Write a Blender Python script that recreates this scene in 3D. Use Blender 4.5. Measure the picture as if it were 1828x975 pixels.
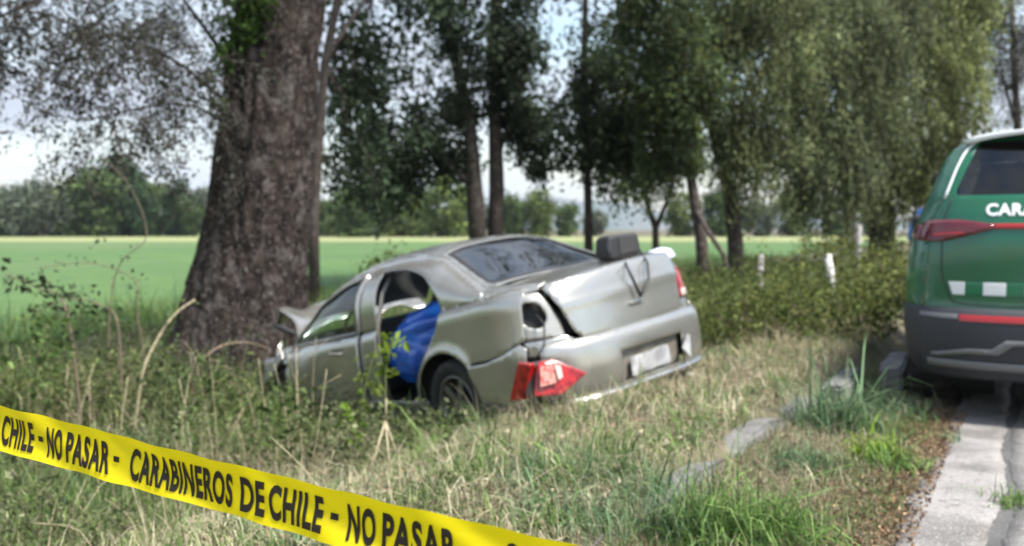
import bpy, bmesh, math, random
import numpy as np
from mathutils import Vector, Matrix
from mathutils.geometry import delaunay_2d_cdt

PI = math.pi
R = math.radians
rng = np.random.default_rng(7)
random.seed(7)
scene = bpy.context.scene
for o in list(bpy.data.objects):
    bpy.data.objects.remove(o, do_unlink=True)
COL = scene.collection

# ------------------------------------------------------------------ camera
F_PX, HOR, CAM_H = 1583.0, 410.0, 1.10          # focal length in photo pixels, horizon row, eye height
PITCH = math.atan((487.5 - HOR) / F_PX)
cam_data = bpy.data.cameras.new('camera')
cam_data.sensor_width = 36.0
cam_data.lens = 36.0 * F_PX / 1828.0
cam_data.clip_start = 0.05
cam_data.clip_end = 20000.0
cam_data.dof.use_dof = True
cam_data.dof.focus_distance = 1.5
cam_data.dof.aperture_fstop = 3.7
cam = bpy.data.objects.new('camera', cam_data)
cam.location = (0, 0, CAM_H)
cam.rotation_euler = (PI / 2 - PITCH, 0, 0)
COL.objects.link(cam)
scene.camera = cam

# ------------------------------------------------------------------ sky, sun, exposure
SUN_EL, SUN_AZ = R(60), R(126)                   # azimuth clockwise from +Y (the view direction)
world = bpy.data.worlds.new('World')
scene.world = world
world.use_nodes = True
nt = world.node_tree
nt.nodes.clear()
w_out = nt.nodes.new('ShaderNodeOutputWorld')
w_bg = nt.nodes.new('ShaderNodeBackground')
w_bg.inputs['Strength'].default_value = 0.088
sky = nt.nodes.new('ShaderNodeTexSky')
sky.sky_type = 'NISHITA'
sky.sun_disc = False
sky.sun_elevation = SUN_EL
sky.sun_rotation = SUN_AZ
sky.air_density = 1.5
sky.dust_density = 0.9
# broken cloud layer over the clear sky
w_tc = nt.nodes.new('ShaderNodeTexCoord')
w_map = nt.nodes.new('ShaderNodeMapping')
w_map.inputs['Scale'].default_value = (1.0, 1.0, 2.6)
w_map.inputs['Location'].default_value = (0.4, 0.1, 0.35)
w_n = nt.nodes.new('ShaderNodeTexNoise')
w_n.inputs['Scale'].default_value = 2.1
w_n.inputs['Detail'].default_value = 7.0
w_n.inputs['Roughness'].default_value = 0.55
w_r = nt.nodes.new('ShaderNodeValToRGB')
w_r.color_ramp.elements[0].position = 0.43
w_r.color_ramp.elements[1].position = 0.60
w_r2 = nt.nodes.new('ShaderNodeValToRGB')
w_r2.color_ramp.elements[0].position = 0.46
w_r2.color_ramp.elements[0].color = (4.6, 4.9, 5.5, 1)
w_r2.color_ramp.elements[1].position = 0.66
w_r2.color_ramp.elements[1].color = (2.9, 3.2, 3.8, 1)
w_mix = nt.nodes.new('ShaderNodeMix')
w_mix.data_type = 'RGBA'
L = nt.links.new
L(w_tc.outputs['Generated'], w_map.inputs['Vector'])
L(w_map.outputs['Vector'], w_n.inputs['Vector'])
L(w_n.outputs['Fac'], w_r.inputs['Fac'])
L(w_n.outputs['Fac'], w_r2.inputs['Fac'])
L(w_r.outputs['Color'], w_mix.inputs['Factor'])
L(sky.outputs['Color'], w_mix.inputs['A'])
L(w_r2.outputs['Color'], w_mix.inputs['B'])
L(w_mix.outputs['Result'], w_bg.inputs['Color'])
L(w_bg.outputs['Background'], w_out.inputs['Surface'])

sun_data = bpy.data.lights.new('sun', 'SUN')
sun_data.energy = 3.6
sun_data.angle = R(12)
sun_data.color = (1.0, 0.96, 0.9)
sun = bpy.data.objects.new('sun', sun_data)
sd = Vector((math.sin(SUN_AZ) * math.cos(SUN_EL), math.cos(SUN_AZ) * math.cos(SUN_EL), math.sin(SUN_EL)))
sun.rotation_euler = (-sd).to_track_quat('-Z', 'Y').to_euler()
sun.location = (6, -6, 14)
COL.objects.link(sun)

scene.view_settings.view_transform = 'Standard'
scene.view_settings.look = 'None'
scene.view_settings.exposure = 1.42
scene.view_settings.gamma = 1.0
scene.view_settings.use_curve_mapping = False
scene.cycles.use_denoising = True
scene.cycles.max_bounces = 7
scene.cycles.transparent_max_bounces = 10
scene.cycles.caustics_reflective = False
scene.cycles.caustics_refractive = False

# ------------------------------------------------------------------ materials
MATS = {}
def mat(name, col, rough=0.6, metal=0.0, spec=0.4, noise=None, bump=None, coat=0.0, vcol=False, trans=0.0, stretch=None, vmul=1.0):
    """noise: (scale, colour2, lo, hi, detail) mixes a second colour; bump: (scale, strength, distance)"""
    m = bpy.data.materials.new(name)
    m.use_nodes = True
    n = m.node_tree.nodes
    l = m.node_tree.links.new
    b = n['Principled BSDF']
    b.inputs['Roughness'].default_value = rough
    b.inputs['Metallic'].default_value = metal
    b.inputs['Specular IOR Level'].default_value = spec
    b.inputs['Coat Weight'].default_value = coat
    b.inputs['Coat Roughness'].default_value = 0.08
    b.inputs['Base Color'].default_value = (*col, 1)
    tc = n.new('ShaderNodeTexCoord')
    tco = tc.outputs['Object']
    if stretch:
        mp = n.new('ShaderNodeMapping'); mp.inputs['Scale'].default_value = stretch
        l(tco, mp.inputs['Vector']); tco = mp.outputs['Vector']
    src = None
    if vcol:
        a = n.new('ShaderNodeAttribute'); a.attribute_name = 'col'
        src = a.outputs['Color']
        if vmul != 1.0:
            vm = n.new('ShaderNodeVectorMath'); vm.operation = 'SCALE'; vm.inputs['Scale'].default_value = vmul
            l(src, vm.inputs[0]); src = vm.outputs['Vector']
        l(src, b.inputs['Base Color'])
    if noise:
        for (sc, c2, lo, hi, det) in (noise if isinstance(noise, list) else [noise]):
            t = n.new('ShaderNodeTexNoise'); t.inputs['Scale'].default_value = sc; t.inputs['Detail'].default_value = det
            l(tco, t.inputs['Vector'])
            r = n.new('ShaderNodeMapRange'); r.inputs['From Min'].default_value = lo; r.inputs['From Max'].default_value = hi
            l(t.outputs['Fac'], r.inputs['Value'])
            mx = n.new('ShaderNodeMix'); mx.data_type = 'RGBA'
            l(r.outputs['Result'], mx.inputs['Factor'])
            if src is None: mx.inputs['A'].default_value = (*col, 1)
            else: l(src, mx.inputs['A'])
            mx.inputs['B'].default_value = (*c2, 1)
            src = mx.outputs['Result']
        l(src, b.inputs['Base Color'])
    if bump:
        prev = None
        for (sc, st, dist) in (bump if isinstance(bump, list) else [bump]):
            t = n.new('ShaderNodeTexNoise'); t.inputs['Scale'].default_value = sc; t.inputs['Detail'].default_value = 6
            l(tco, t.inputs['Vector'])
            bp = n.new('ShaderNodeBump'); bp.inputs['Strength'].default_value = st; bp.inputs['Distance'].default_value = dist
            l(t.outputs['Fac'], bp.inputs['Height'])
            if prev: l(prev, bp.inputs['Normal'])
            prev = bp.outputs['Normal']
        l(prev, b.inputs['Normal'])
    if trans > 0:
        tr = n.new('ShaderNodeBsdfTranslucent')
        if src is not None: l(src, tr.inputs['Color'])
        else: tr.inputs['Color'].default_value = (*col, 1)
        ms = n.new('ShaderNodeMixShader'); ms.inputs['Fac'].default_value = trans
        l(b.outputs['BSDF'], ms.inputs[1]); l(tr.outputs['BSDF'], ms.inputs[2])
        l(ms.outputs['Shader'], n['Material Output'].inputs['Surface'])
    MATS[name] = m
    return m

def glass_mat(name, tint, gloss=0.35, rough=0.02):
    m = bpy.data.materials.new(name); m.use_nodes = True
    n = m.node_tree.nodes; l = m.node_tree.links.new
    n.remove(n['Principled BSDF'])
    t = n.new('ShaderNodeBsdfTransparent'); t.inputs['Color'].default_value = (*tint, 1)
    g = n.new('ShaderNodeBsdfGlossy'); g.inputs['Roughness'].default_value = rough
    fr = n.new('ShaderNodeFresnel'); fr.inputs['IOR'].default_value = 1.5
    mr = n.new('ShaderNodeMapRange'); mr.inputs['To Min'].default_value = gloss * 0.1; mr.inputs['To Max'].default_value = 1.0
    l(fr.outputs['Fac'], mr.inputs['Value'])
    ms = n.new('ShaderNodeMixShader')
    l(mr.outputs['Result'], ms.inputs['Fac']); l(t.outputs['BSDF'], ms.inputs[1]); l(g.outputs['BSDF'], ms.inputs[2])
    l(ms.outputs['Shader'], n['Material Output'].inputs['Surface'])
    MATS[name] = m
    return m

# ------------------------------------------------------------------ object helpers
def link(name, me, m=None, parent=None):
    o = bpy.data.objects.new(name, me)
    COL.objects.link(o)
    if m is not None and me is not None and len(me.materials) == 0:
        me.materials.append(MATS[m] if isinstance(m, str) else m)
    if parent is not None:
        o.parent = parent
    return o

def tag(o, label, cat=None, group=None, kind=None):
    o['label'] = label
    if cat: o['category'] = cat
    if group: o['group'] = group
    if kind: o['kind'] = kind
    return o

def empty(name, loc=(0, 0, 0), rot=(0, 0, 0)):
    o = bpy.data.objects.new(name, None)
    o.empty_display_size = 0.2
    o.location = loc; o.rotation_euler = rot
    COL.objects.link(o)
    return o

def thing(name, label, cat, loc=(0, 0, 0), rot=(0, 0, 0), group=None):
    return tag(empty(name, loc, rot), label, cat, group)

def struct(o):
    o['kind'] = 'structure'
    return o

def mesh_np(name, V, Fq=None, Ft=None, col=None, smooth=False):
    """fast mesh from numpy arrays: quads and / or triangles"""
    me = bpy.data.meshes.new(name)
    V = np.asarray(V, dtype=np.float32)
    me.vertices.add(len(V)); me.vertices.foreach_set('co', V.ravel())
    parts = []; starts = []; tot = []; off = 0
    for Fx, k in ((Fq, 4), (Ft, 3)):
        if Fx is None or len(Fx) == 0: continue
        Fx = np.asarray(Fx, dtype=np.int32)
        parts.append(Fx.ravel()); starts.append(off + np.arange(len(Fx)) * k); tot.append(np.full(len(Fx), k)); off += Fx.size
    li = np.concatenate(parts)
    me.loops.add(len(li)); me.loops.foreach_set('vertex_index', li.astype(np.int32))
    st = np.concatenate(starts).astype(np.int32)
    me.polygons.add(len(st)); me.polygons.foreach_set('loop_start', st)
    me.polygons.foreach_set('loop_total', np.concatenate(tot).astype(np.int32))
    if col is not None:
        a = me.attributes.new('col', 'FLOAT_COLOR', 'POINT')
        c = np.ones((len(V), 4), np.float32); c[:, :3] = col
        a.data.foreach_set('color', c.ravel())
    me.update(calc_edges=True)
    me.validate()
    me.polygons.foreach_set('use_smooth', np.full(len(me.polygons), bool(smooth)))
    return me

class MB:
    """collects simple shapes into one mesh"""
    def __init__(self): self.v = []; self.f = []; self.sm = []
    def add(self, vs, fs, smooth=False):
        k = len(self.v)
        self.v += [tuple(p) for p in vs]
        self.f += [tuple(i + k for i in f) for f in fs]
        self.sm += [smooth] * len(fs)
        return self
    def box(self, c, s, rot=None, taper=1.0):
        hx, hy, hz = s[0] / 2, s[1] / 2, s[2] / 2
        P = []
        for z in (-1, 1):
            k = taper if z > 0 else 1.0
            for x, y in ((-1, -1), (1, -1), (1, 1), (-1, 1)):
                P.append(Vector((x * hx * k, y * hy * k, z * hz)))
        if rot is not None: P = [rot @ p for p in P]
        P = [p + Vector(c) for p in P]
        return self.add(P, [(3, 2, 1, 0), (4, 5, 6, 7), (0, 1, 5, 4), (1, 2, 6, 5), (2, 3, 7, 6), (3, 0, 4, 7)])
    def tube(self, pts, rad, seg=8, cap=True, wob=0.0, squash=1.0):
        pts = [Vector(p) for p in pts]
        n = len(pts)
        rads = rad if hasattr(rad, '__len__') else [rad] * n
        vs = []; up = Vector((0, 0, 1))
        prev = None
        for i, p in enumerate(pts):
            d = (pts[min(i + 1, n - 1)] - pts[max(i - 1, 0)]).normalized()
            if prev is None:
                a = d.cross(up if abs(d.z) < 0.9 else Vector((1, 0, 0))).normalized()
            else:
                a = (prev - d * prev.dot(d)).normalized()
            prev = a
            b = d.cross(a)
            for k in range(seg):
                t = 2 * PI * k / seg
                r = rads[i] * (1 + (random.uniform(-wob, wob) if wob else 0))
                vs.append(p + a * (r * math.cos(t)) + b * (r * squash * math.sin(t)))
        fs = []
        for i in range(n - 1):
            for k in range(seg):
                k2 = (k + 1) % seg
                fs.append((i * seg + k, i * seg + k2, (i + 1) * seg + k2, (i + 1) * seg + k))
        self.add(vs, fs, True)
        if cap:
            o = len(self.v) - len(vs)
            self.f.append(tuple(o + k for k in range(seg))[::-1]); self.sm.append(False)
            self.f.append(tuple(o + (n - 1) * seg + k for k in range(seg))); self.sm.append(False)
        return self
    def lathe(self, prof, c=(0, 0, 0), seg=32, axis='y', smooth=True, close=False):
        vs = []
        for (r, h) in prof:
            for k in range(seg):
                t = 2 * PI * k / seg
                if axis == 'y': vs.append((c[0] + r * math.cos(t), c[1] + h, c[2] + r * math.sin(t)))
                else: vs.append((c[0] + r * math.cos(t), c[1] + r * math.sin(t), c[2] + h))
        fs = []; n = len(prof)
        for i in range(n if close else n - 1):
            j = (i + 1) % n
            for k in range(seg):
                k2 = (k + 1) % seg
                fs.append((i * seg + k, j * seg + k, j * seg + k2, i * seg + k2))
        return self.add(vs, fs, smooth)
    def prism(self, poly, z0, z1):
        n = len(poly)
        vs = [(x, y, z0) for x, y in poly] + [(x, y, z1) for x, y in poly]
        fs = [tuple(range(n))[::-1], tuple(range(n, 2 * n))] + [(i, (i + 1) % n, n + (i + 1) % n, n + i) for i in range(n)]
        return self.add(vs, fs)
    def mesh(self, name):
        me = bpy.data.meshes.new(name)
        me.from_pydata(self.v, [], self.f)
        me.polygons.foreach_set('use_smooth', self.sm)
        me.update()
        return me
    def build(self, name, m, parent=None, bevel=0.0, seg=2, smooth_all=False):
        me = self.mesh(name)
        o = link(name, me, m, parent)
        if bevel > 0:
            md = o.modifiers.new('bevel', 'BEVEL'); md.width = bevel; md.segments = seg; md.limit_method = 'ANGLE'; md.angle_limit = R(35)
            me.polygons.foreach_set('use_smooth', [True] * len(me.polygons))
            wn = o.modifiers.new('wn', 'WEIGHTED_NORMAL'); wn.keep_sharp = True
        return o

def at(px, py, d):
    """world point seen at photo pixel (px, py) at depth y = d (layout aid)"""
    dx = (px - 914) / F_PX; dy = -(py - 487.5) / F_PX
    v = np.array([dx, math.cos(PITCH) + dy * math.sin(PITCH), -math.sin(PITCH) + dy * math.cos(PITCH)])
    v = v * (d / v[1])
    return Vector((v[0], v[1], v[2] + CAM_H))

# smoothed lookup table
def table(pts, sig=0.04, lo=None, hi=None):
    xs = np.array([p[0] for p in pts], float); ys = np.array([p[1] for p in pts], float)
    lo = xs[0] - 0.5 if lo is None else lo; hi = xs[-1] + 0.5 if hi is None else hi
    g = np.linspace(lo, hi, 1200); y = np.interp(g, xs, ys)
    st = g[1] - g[0]; k = max(1, int(3 * sig / st)); w = np.exp(-0.5 * (np.arange(-k, k + 1) * st / sig) ** 2); w /= w.sum()
    yp = np.pad(y, k, mode='edge'); ysm = np.convolve(yp, w, mode='valid')
    return lambda x: np.interp(x, g, ysm)

# ------------------------------------------------------------------ terrain
ROAD_A = R(30)
UX, UY = math.sin(ROAD_A), math.cos(ROAD_A)      # along the road
NX, NY = -math.cos(ROAD_A), math.sin(ROAD_A)     # to its left
def st2xy(s, t): return s * NX + t * UX, s * NY + t * UY
def xy2st(x, y): return x * NX + y * NY, x * UX + y * UY
_prof = table([(-60, -0.3), (-8, -0.06), (-3, 0.03), (0.2, 0.0), (1.17, 0.0), (1.25, 0.10), (2.0, 0.07), (2.6, -0.06), (3.3, -0.33), (4.2, -0.47), (5.4, -0.64), (6.3, -0.64),
               (7.2, -0.50), (8.6, -0.32), (10, -0.27), (80, -0.27)], 0.05, -60, 80)
_px = np.concatenate([np.linspace(-60, -4, 60), np.linspace(-3.9, 12, 600), np.linspace(12.5, 80, 60)])
def _profile(s):
    xs = [-60, -8, -3, 0.2, 1.16, 1.22, 2.0, 2.6, 3.3, 4.2, 5.4, 6.3, 7.2, 8.6, 10, 80]
    ys = [-0.3, -0.06, 0.03, 0.0, 0.0, 0.10, 0.07, -0.06, -0.33, -0.47, -0.64, -0.64, -0.50, -0.32, -0.27, -0.27]
    return np.interp(s, xs, ys)
def ground_z(x, y):
    x = np.asarray(x, float); y = np.asarray(y, float)
    s, t = xy2st(x, y)
    z = 0.25 * (_profile(s - 0.12) + 2 * _profile(s) + _profile(s + 0.12))
    q = np.clip((t - 4.2) / 2.2, 0, 1); z = z - .12 * q * q * (3 - 2 * q) * np.clip((1.24 - s) / .12, 0, 1)   # the road dips away past the verge
    k = np.clip((s - 1.25) / 0.6, 0, 1)
    n = 0.030 * np.sin(1.7 * x + 0.8 * np.sin(1.1 * y)) * np.cos(1.3 * y + 0.6) + 0.016 * np.sin(4.1 * x + 1.3) * np.sin(3.7 * y + 2.1 * np.sin(0.9 * x)) + 0.008 * np.sin(9.3 * x + 2.0 * y) * np.cos(8.1 * y)
    return z + n * k * np.clip(1.6 - np.hypot(x, y) / 60, 0.0, 1)
def gz(x, y): return float(ground_z(x, y))

mat('soil', (0.085, 0.072, 0.046), 0.95, noise=[(3.0, (0.15, 0.125, 0.08), 0.4, 0.62, 8), (0.9, (0.07, 0.085, 0.03), 0.5, 0.66, 6), (28, (0.05, 0.04, 0.025), 0.55, 0.7, 4)], bump=[(14, 0.6, 0.03), (60, 0.5, 0.01)])
mat('crop', (0.056, 0.118, 0.030), 0.9, noise=[(0.16, (0.076, 0.138, 0.036), 0.4, 0.6, 5), (0.035, (0.095, 0.14, 0.05), 0.48, 0.62, 4), (2.2, (0.042, 0.10, 0.028), 0.5, 0.72, 6)], bump=(6, 0.4, 0.05))
mat('dry_margin', (0.24, 0.235, 0.11), 0.95, noise=(0.12, (0.19, 0.24, 0.09), 0.42, 0.6, 5))
mat('asphalt', (0.075, 0.074, 0.072), 0.85, noise=[(2.2, (0.12, 0.115, 0.11), 0.45, 0.65, 8), (90, (0.20, 0.19, 0.18), 0.58, 0.7, 3)], bump=(120, 0.5, 0.006))
mat('pale_concrete', (0.25, 0.235, 0.225), 0.9, noise=[(2.4, (0.13, 0.12, 0.112), 0.45, 0.62, 10), (18, (0.14, 0.13, 0.12), 0.56, 0.66, 8), (46, (0.12, 0.11, 0.10), 0.6, 0.70, 5), (110, (0.38, 0.37, 0.35), 0.58, 0.66, 3)], bump=[(70, 0.5, 0.006), (9, 0.3, 0.012)])
mat('kerb_concrete', (0.17, 0.165, 0.16), 0.9, noise=[(4, (0.09, 0.088, 0.082), 0.42, 0.62, 8), (32, (0.25, 0.24, 0.23), 0.55, 0.68, 5)], bump=(40, 0.6, 0.01))

def grid_sheet(ss, tt, zf):
    S, T = np.meshgrid(ss, tt, indexing='ij')
    X, Y = st2xy(S, T)
    V = np.stack([X, Y, zf(X, Y)], -1).reshape(-1, 3)
    a, b = len(ss), len(tt)
    i = np.arange(a - 1)[:, None] * b + np.arange(b - 1)[None, :]
    Q = np.stack([i, i + b, i + b + 1, i + 1], -1).reshape(-1, 4)[:, ::-1]
    return V, Q
ss = np.concatenate([[-3000, -800, -200, -60, -25, -12], np.arange(-8, -1, 0.5), np.arange(-1, 10, 0.11), np.arange(10, 20, 0.5), np.arange(20, 60, 4), [60, 90, 140, 250, 500, 1200, 3500]])
tt = np.concatenate([[-60, -25, -10], np.arange(-5, -1, 0.5), np.arange(-1, 20, 0.14), np.arange(20, 40, 0.6), np.arange(40, 120, 5), [120, 160, 240, 400, 800, 1800, 5000]])
V, Q = grid_sheet(ss, tt, ground_z)
struct(link('ground', mesh_np('ground', V, Q, smooth=True), 'soil'))

# green crop field and the dry strip at its far side
def flat_strip(name, poly, z, m, sub=None):
    bm = bmesh.new()
    vs = [bm.verts.new((x, y, z)) for x, y in poly]
    bm.faces.new(vs)
    bm.normal_update()
    if bm.faces[:][0].normal.z < 0: bmesh.ops.reverse_faces(bm, faces=bm.faces[:])
    me = bpy.data.meshes.new(name); bm.to_mesh(me); bm.free()
    return struct(link(name, me, m))
ss2 = np.array([10.4, 11, 12, 14, 18, 25, 40, 70, 120, 200, 330])
# far edge runs across the view, so the field is bounded by y = 100
def field_quad(y0, y1, name, m, dz):
    xs = np.linspace(-260, 160, 43)
    ys = np.linspace(y0, y1, 14)
    verts = []; 
    def xright(y):   # stays left of the tree row (s > 10.4)
        return (y * NY - 10.4) / (-NX)
    for y in ys:
        xr = min(xright(y), 200)
        for k in np.linspace(0, 1, 40):
            verts.append((-260 + (xr + 260) * k ** 0.6, y, 0))
    V = np.array(verts); V[:, 2] = ground_z(V[:, 0], V[:, 1]) + dz
    i = np.arange(13)[:, None] * 40 + np.arange(39)[None, :]
    Q = np.stack([i, i + 1, i + 41, i + 40], -1).reshape(-1, 4)
    return struct(link(name, mesh_np(name, V, Q, smooth=True), m))
field_quad(6, 94, 'field', 'crop', 0.06)
field_quad(94, 164, 'field_margin', 'dry_margin', 0.07)

# road: asphalt sheet, pale concrete edge strip with ragged sides
def ragged(s0, amp, t, seed):
    r = np.random.default_rng(seed)
    ph = r.uniform(0, 6.28, 5); fr = np.array([0.7, 1.9, 4.3, 9.1, 17.0]); am = np.array([1, 0.8, 0.5, 0.35, 0.22])
    w = np.cumsum(r.normal(0, 1, len(t))); w -= np.convolve(np.pad(w, 40, mode='edge'), np.ones(81) / 81, 'valid')[:len(t)]
    return s0 + amp * (sum(am[i] * np.sin(fr[i] * t + ph[i]) for i in range(3)) * .5 + .55 * w / (w.std() + 1e-6))
def strip_mesh(name, sL, sR, t, dz, m, thick=0.0, nw=6):
    V = []
    for i in range(len(t)):
        for k in range(nw):
            s = sR[i] + (sL[i] - sR[i]) * k / (nw - 1)
            x, y = st2xy(s, t[i]); e = min(k, nw - 1 - k)
            V.append((x, y, 0))
    V = np.array(V); V[:, 2] = ground_z(V[:, 0], V[:, 1]) + dz
    i = np.arange(len(t) - 1)[:, None] * nw + np.arange(nw - 1)[None, :]
    Q = np.stack([i, i + nw, i + nw + 1, i + 1], -1).reshape(-1, 4)[:, ::-1]
    o = struct(link(name, mesh_np(name, V, Q, smooth=True), m))
    if thick:
        md = o.modifiers.new('solid', 'SOLIDIFY'); md.thickness = thick; md.offset = 1
    return o
tr = np.concatenate([np.arange(-6, 14, 0.05), np.arange(14, 60, 1.0), np.arange(60, 900, 20)])
strip_mesh('road', ragged(0.30, 0.012, tr, 1), np.full(len(tr), -6.5), tr, 0.006, 'asphalt', nw=24)
tp = np.arange(-3, 14, 0.03)
strip_mesh('road_edge_strip', ragged(0.36, 0.020, tp, 2), ragged(0.075, 0.022, tp, 3), tp, 0.011, 'pale_concrete', thick=0.012)
strip_mesh('road_patch', ragged(0.020, 0.022, tp, 4), ragged(-0.55, 0.05, tp, 5), tp, 0.010, 'pale_concrete', thick=0.006)

# kerb stones along the verge, partly sunk and out of line
kerb = struct(empty('kerb'))
def kerb_mesh(seed):
    bm = bmesh.new(); bmesh.ops.create_cube(bm, size=1.0)
    bmesh.ops.scale(bm, vec=(0.97, 0.15, 0.30), verts=bm.verts)
    bmesh.ops.bevel(bm, geom=bm.edges[:], offset=0.02, segments=2, affect='EDGES')
    bmesh.ops.triangulate(bm, faces=bm.faces[:])
    bmesh.ops.subdivide_edges(bm, edges=bm.edges[:], cuts=3, use_grid_fill=True)
    r = random.Random(seed); ph = [r.uniform(0, 6) for _ in range(6)]
    for v in bm.verts:
        c = v.co
        k = .010 * math.sin(11 * c.x + ph[0]) + .008 * math.sin(23 * c.x + 17 * c.z + ph[1]) + r.uniform(-.004, .004)
        e = max(0, abs(c.x) - .36) * (.25 + .2 * math.sin(ph[2]))
        c.y += k * (1 if c.y > 0 else -1); c.z -= e * (1 if c.z > 0 else 0) + .012 * abs(math.sin(7 * c.x + ph[3])) * (1 if c.z > 0 else 0)
    me = bpy.data.meshes.new('kerb_stone'); bm.to_mesh(me); bm.free()
    me.polygons.foreach_set('use_smooth', [True] * len(me.polygons)); me.set_sharp_from_angle(angle=R(50))
    return me
for i in range(7):
    t = 1.5 + i * 1.0
    s = 1.22 + 0.03 * math.sin(i * 1.7) - 0.11 * max(0, t - 5.0) ** 1.3
    x, y = st2xy(s, t)
    o = link('kerb_stone', kerb_mesh(i), 'kerb_concrete', kerb)
    o.location = (x, y, -0.02 + (-.12, -.07, -.045, -.035, -.075, -.04, -.02)[i])
    o.rotation_euler = (random.uniform(-0.05, 0.05) - 0.06, random.uniform(-0.02, 0.02), PI / 2 - ROAD_A + random.uniform(-0.03, 0.03))
# ------------------------------------------------------------------ foliage and trees
mat('leaf', (0.06, 0.09, 0.03), 0.65, spec=0.18, vcol=True, trans=0.38, vmul=.86)
mat('blade', (0.1, 0.12, 0.05), 0.6, spec=0.25, vcol=True, trans=0.30, vmul=.88)
mat('dry', (0.35, 0.28, 0.17), 0.85, spec=0.15, vcol=True, trans=0.15, vmul=.9)
mat('bark_big', (0.046, 0.035, 0.030), 0.95, spec=0.12, stretch=(1, 1, .6), noise=[(11, (0.020, 0.016, 0.014), 0.42, 0.56, 9), (7, (0.090, 0.078, 0.072), 0.53, 0.64, 9), (34, (0.12, 0.105, 0.098), 0.57, 0.66, 6)], bump=[(26, 1.0, 0.04), (80, 0.6, 0.01)])
mat('bark', (0.065, 0.052, 0.045), 0.95, spec=0.15, noise=(9, (0.12, 0.105, 0.095), 0.5, 0.68, 6), bump=(30, 0.8, 0.02))
mat('bark_scar', (0.30, 0.24, 0.19), 0.9, noise=(22, (0.16, 0.11, 0.08), 0.45, 0.65, 6), bump=(40, 0.6, 0.01))
mat('wood_post', (0.30, 0.285, 0.27), 0.9, noise=(14, (0.16, 0.15, 0.14), 0.45, 0.65, 5), bump=(50, 0.5, 0.005))
mat('post_white', (0.62, 0.61, 0.58), 0.8, noise=(14, (0.4, 0.38, 0.34), 0.5, 0.68, 5))
mat('wire', (0.25, 0.24, 0.23), 0.5, metal=0.8)

def unit(v): return v / np.maximum(np.linalg.norm(v, axis=-1, keepdims=True), 1e-9)

def leaf_mesh(name, C, size, base_col, var=0.35, ratio=0.42, hang=0.0, seed=1, hue=None, tone=0.0, tone_scale=1.0):
    """C: leaf centres; each leaf a bent rhombus of its own size, direction and tone"""
    r = np.random.default_rng(seed)
    n = len(C)
    ax = unit(r.normal(size=(n, 3)))
    if hang > 0:
        ax = unit(ax * (1 - hang) + np.array([0, 0, -1.0]) * hang)
    tmp = unit(r.normal(size=(n, 3)))
    sd_ = unit(np.cross(ax, tmp))
    nm = np.cross(ax, sd_)
    ln = size * r.uniform(0.6, 1.35, n)[:, None]
    wd = ln * ratio * r.uniform(0.75, 1.25, n)[:, None]
    a = C - ax * ln * 0.5
    b = C + ax * ln * 0.5 - nm * ln * 0.12
    c1 = C + sd_ * wd * 0.5 + nm * ln * 0.08
    c2 = C - sd_ * wd * 0.5 + nm * ln * 0.08
    V = np.stack([a, c1, b, c2], 1).reshape(-1, 3)
    i = np.arange(n)[:, None] * 4
    T = np.concatenate([np.concatenate([i, i + 1, i + 2], 1), np.concatenate([i, i + 2, i + 3], 1)], 0)
    k = np.exp(r.normal(0, var, n))[:, None]
    if tone > 0:   # whole branches differ in tone
        f = 2.4 / max(tone_scale, .01); p_ = C * f
        w = np.sin(p_[:, 0] + 1.7 * np.sin(.8 * p_[:, 2] + seed)) * np.sin(.9 * p_[:, 2] + 1.3 * np.sin(1.1 * p_[:, 1] + seed)) + .6 * np.sin(2.3 * p_[:, 0] + 1.9 * p_[:, 2] + .5 * seed)
        k = k * np.exp(tone * w)[:, None]
    col = np.array(base_col)[None, :] * k
    if hue is not None:
        m = r.random(n)[:, None] < hue[1]
        col = np.where(m, np.array(hue[0])[None, :] * k, col)
    return mesh_np(name, V, None, T, np.repeat(col, 4, 0))

def clumps(ell, ncl, nl, spread, seed, shell=0.45, squash=(1, 1, 1)):
    """leaf centres: clump centres through an ellipsoid, leaves gathered round each"""
    r = np.random.default_rng(seed)
    c, rad = np.array(ell[0], float), np.array(ell[1], float)
    d = unit(r.normal(size=(ncl, 3)))
    rr = (shell + (1 - shell) * r.random(ncl)) ** 0.7
    cc = c + d * rad * rr[:, None]
    w = r.gamma(1.6, 1.0, ncl); w /= w.sum()
    idx = r.choice(ncl, nl, p=w)
    sc = spread * r.uniform(0.6, 1.4, ncl)
    P = cc[idx] + r.normal(size=(nl, 3)) * sc[idx][:, None] * np.array(squash)
    return P, cc

def strands(ell, ns, per, length, seed, sway=0.12):
    """hanging shoots of leaves (drooping crowns)"""
    r = np.random.default_rng(seed)
    c, rad = np.array(ell[0], float), np.array(ell[1], float)
    d = unit(r.normal(size=(ns, 3)))
    rr = (0.3 + 0.7 * r.random(ns)) ** 0.6
    st = c + d * rad * rr[:, None]
    ln = length * r.uniform(0.4, 1.2, ns)
    dirx = r.normal(size=(ns, 2)) * sway
    k = np.linspace(0, 1, per)[None, :]
    P = np.zeros((ns, per, 3))
    P[..., 0] = st[:, None, 0] + dirx[:, None, 0] * k * ln[:, None]
    P[..., 1] = st[:, None, 1] + dirx[:, None, 1] * k * ln[:, None]
    P[..., 2] = st[:, None, 2] - ln[:, None] * k
    P += r.normal(size=P.shape) * 0.05
    return P.reshape(-1, 3), st

def limb_path(a, b, n=6, wob=0.1, seed=0):
    r = random.Random(seed)
    a = Vector(a); b = Vector(b); L_ = (b - a).length
    out = []
    for i in range(n + 1):
        k = i / n
        p = a.lerp(b, k)
        e = math.sin(PI * k) * wob * L_
        out.append(p + Vector((r.uniform(-e, e), r.uniform(-e, e), r.uniform(-e, e) * 0.4)))
    return out

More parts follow.
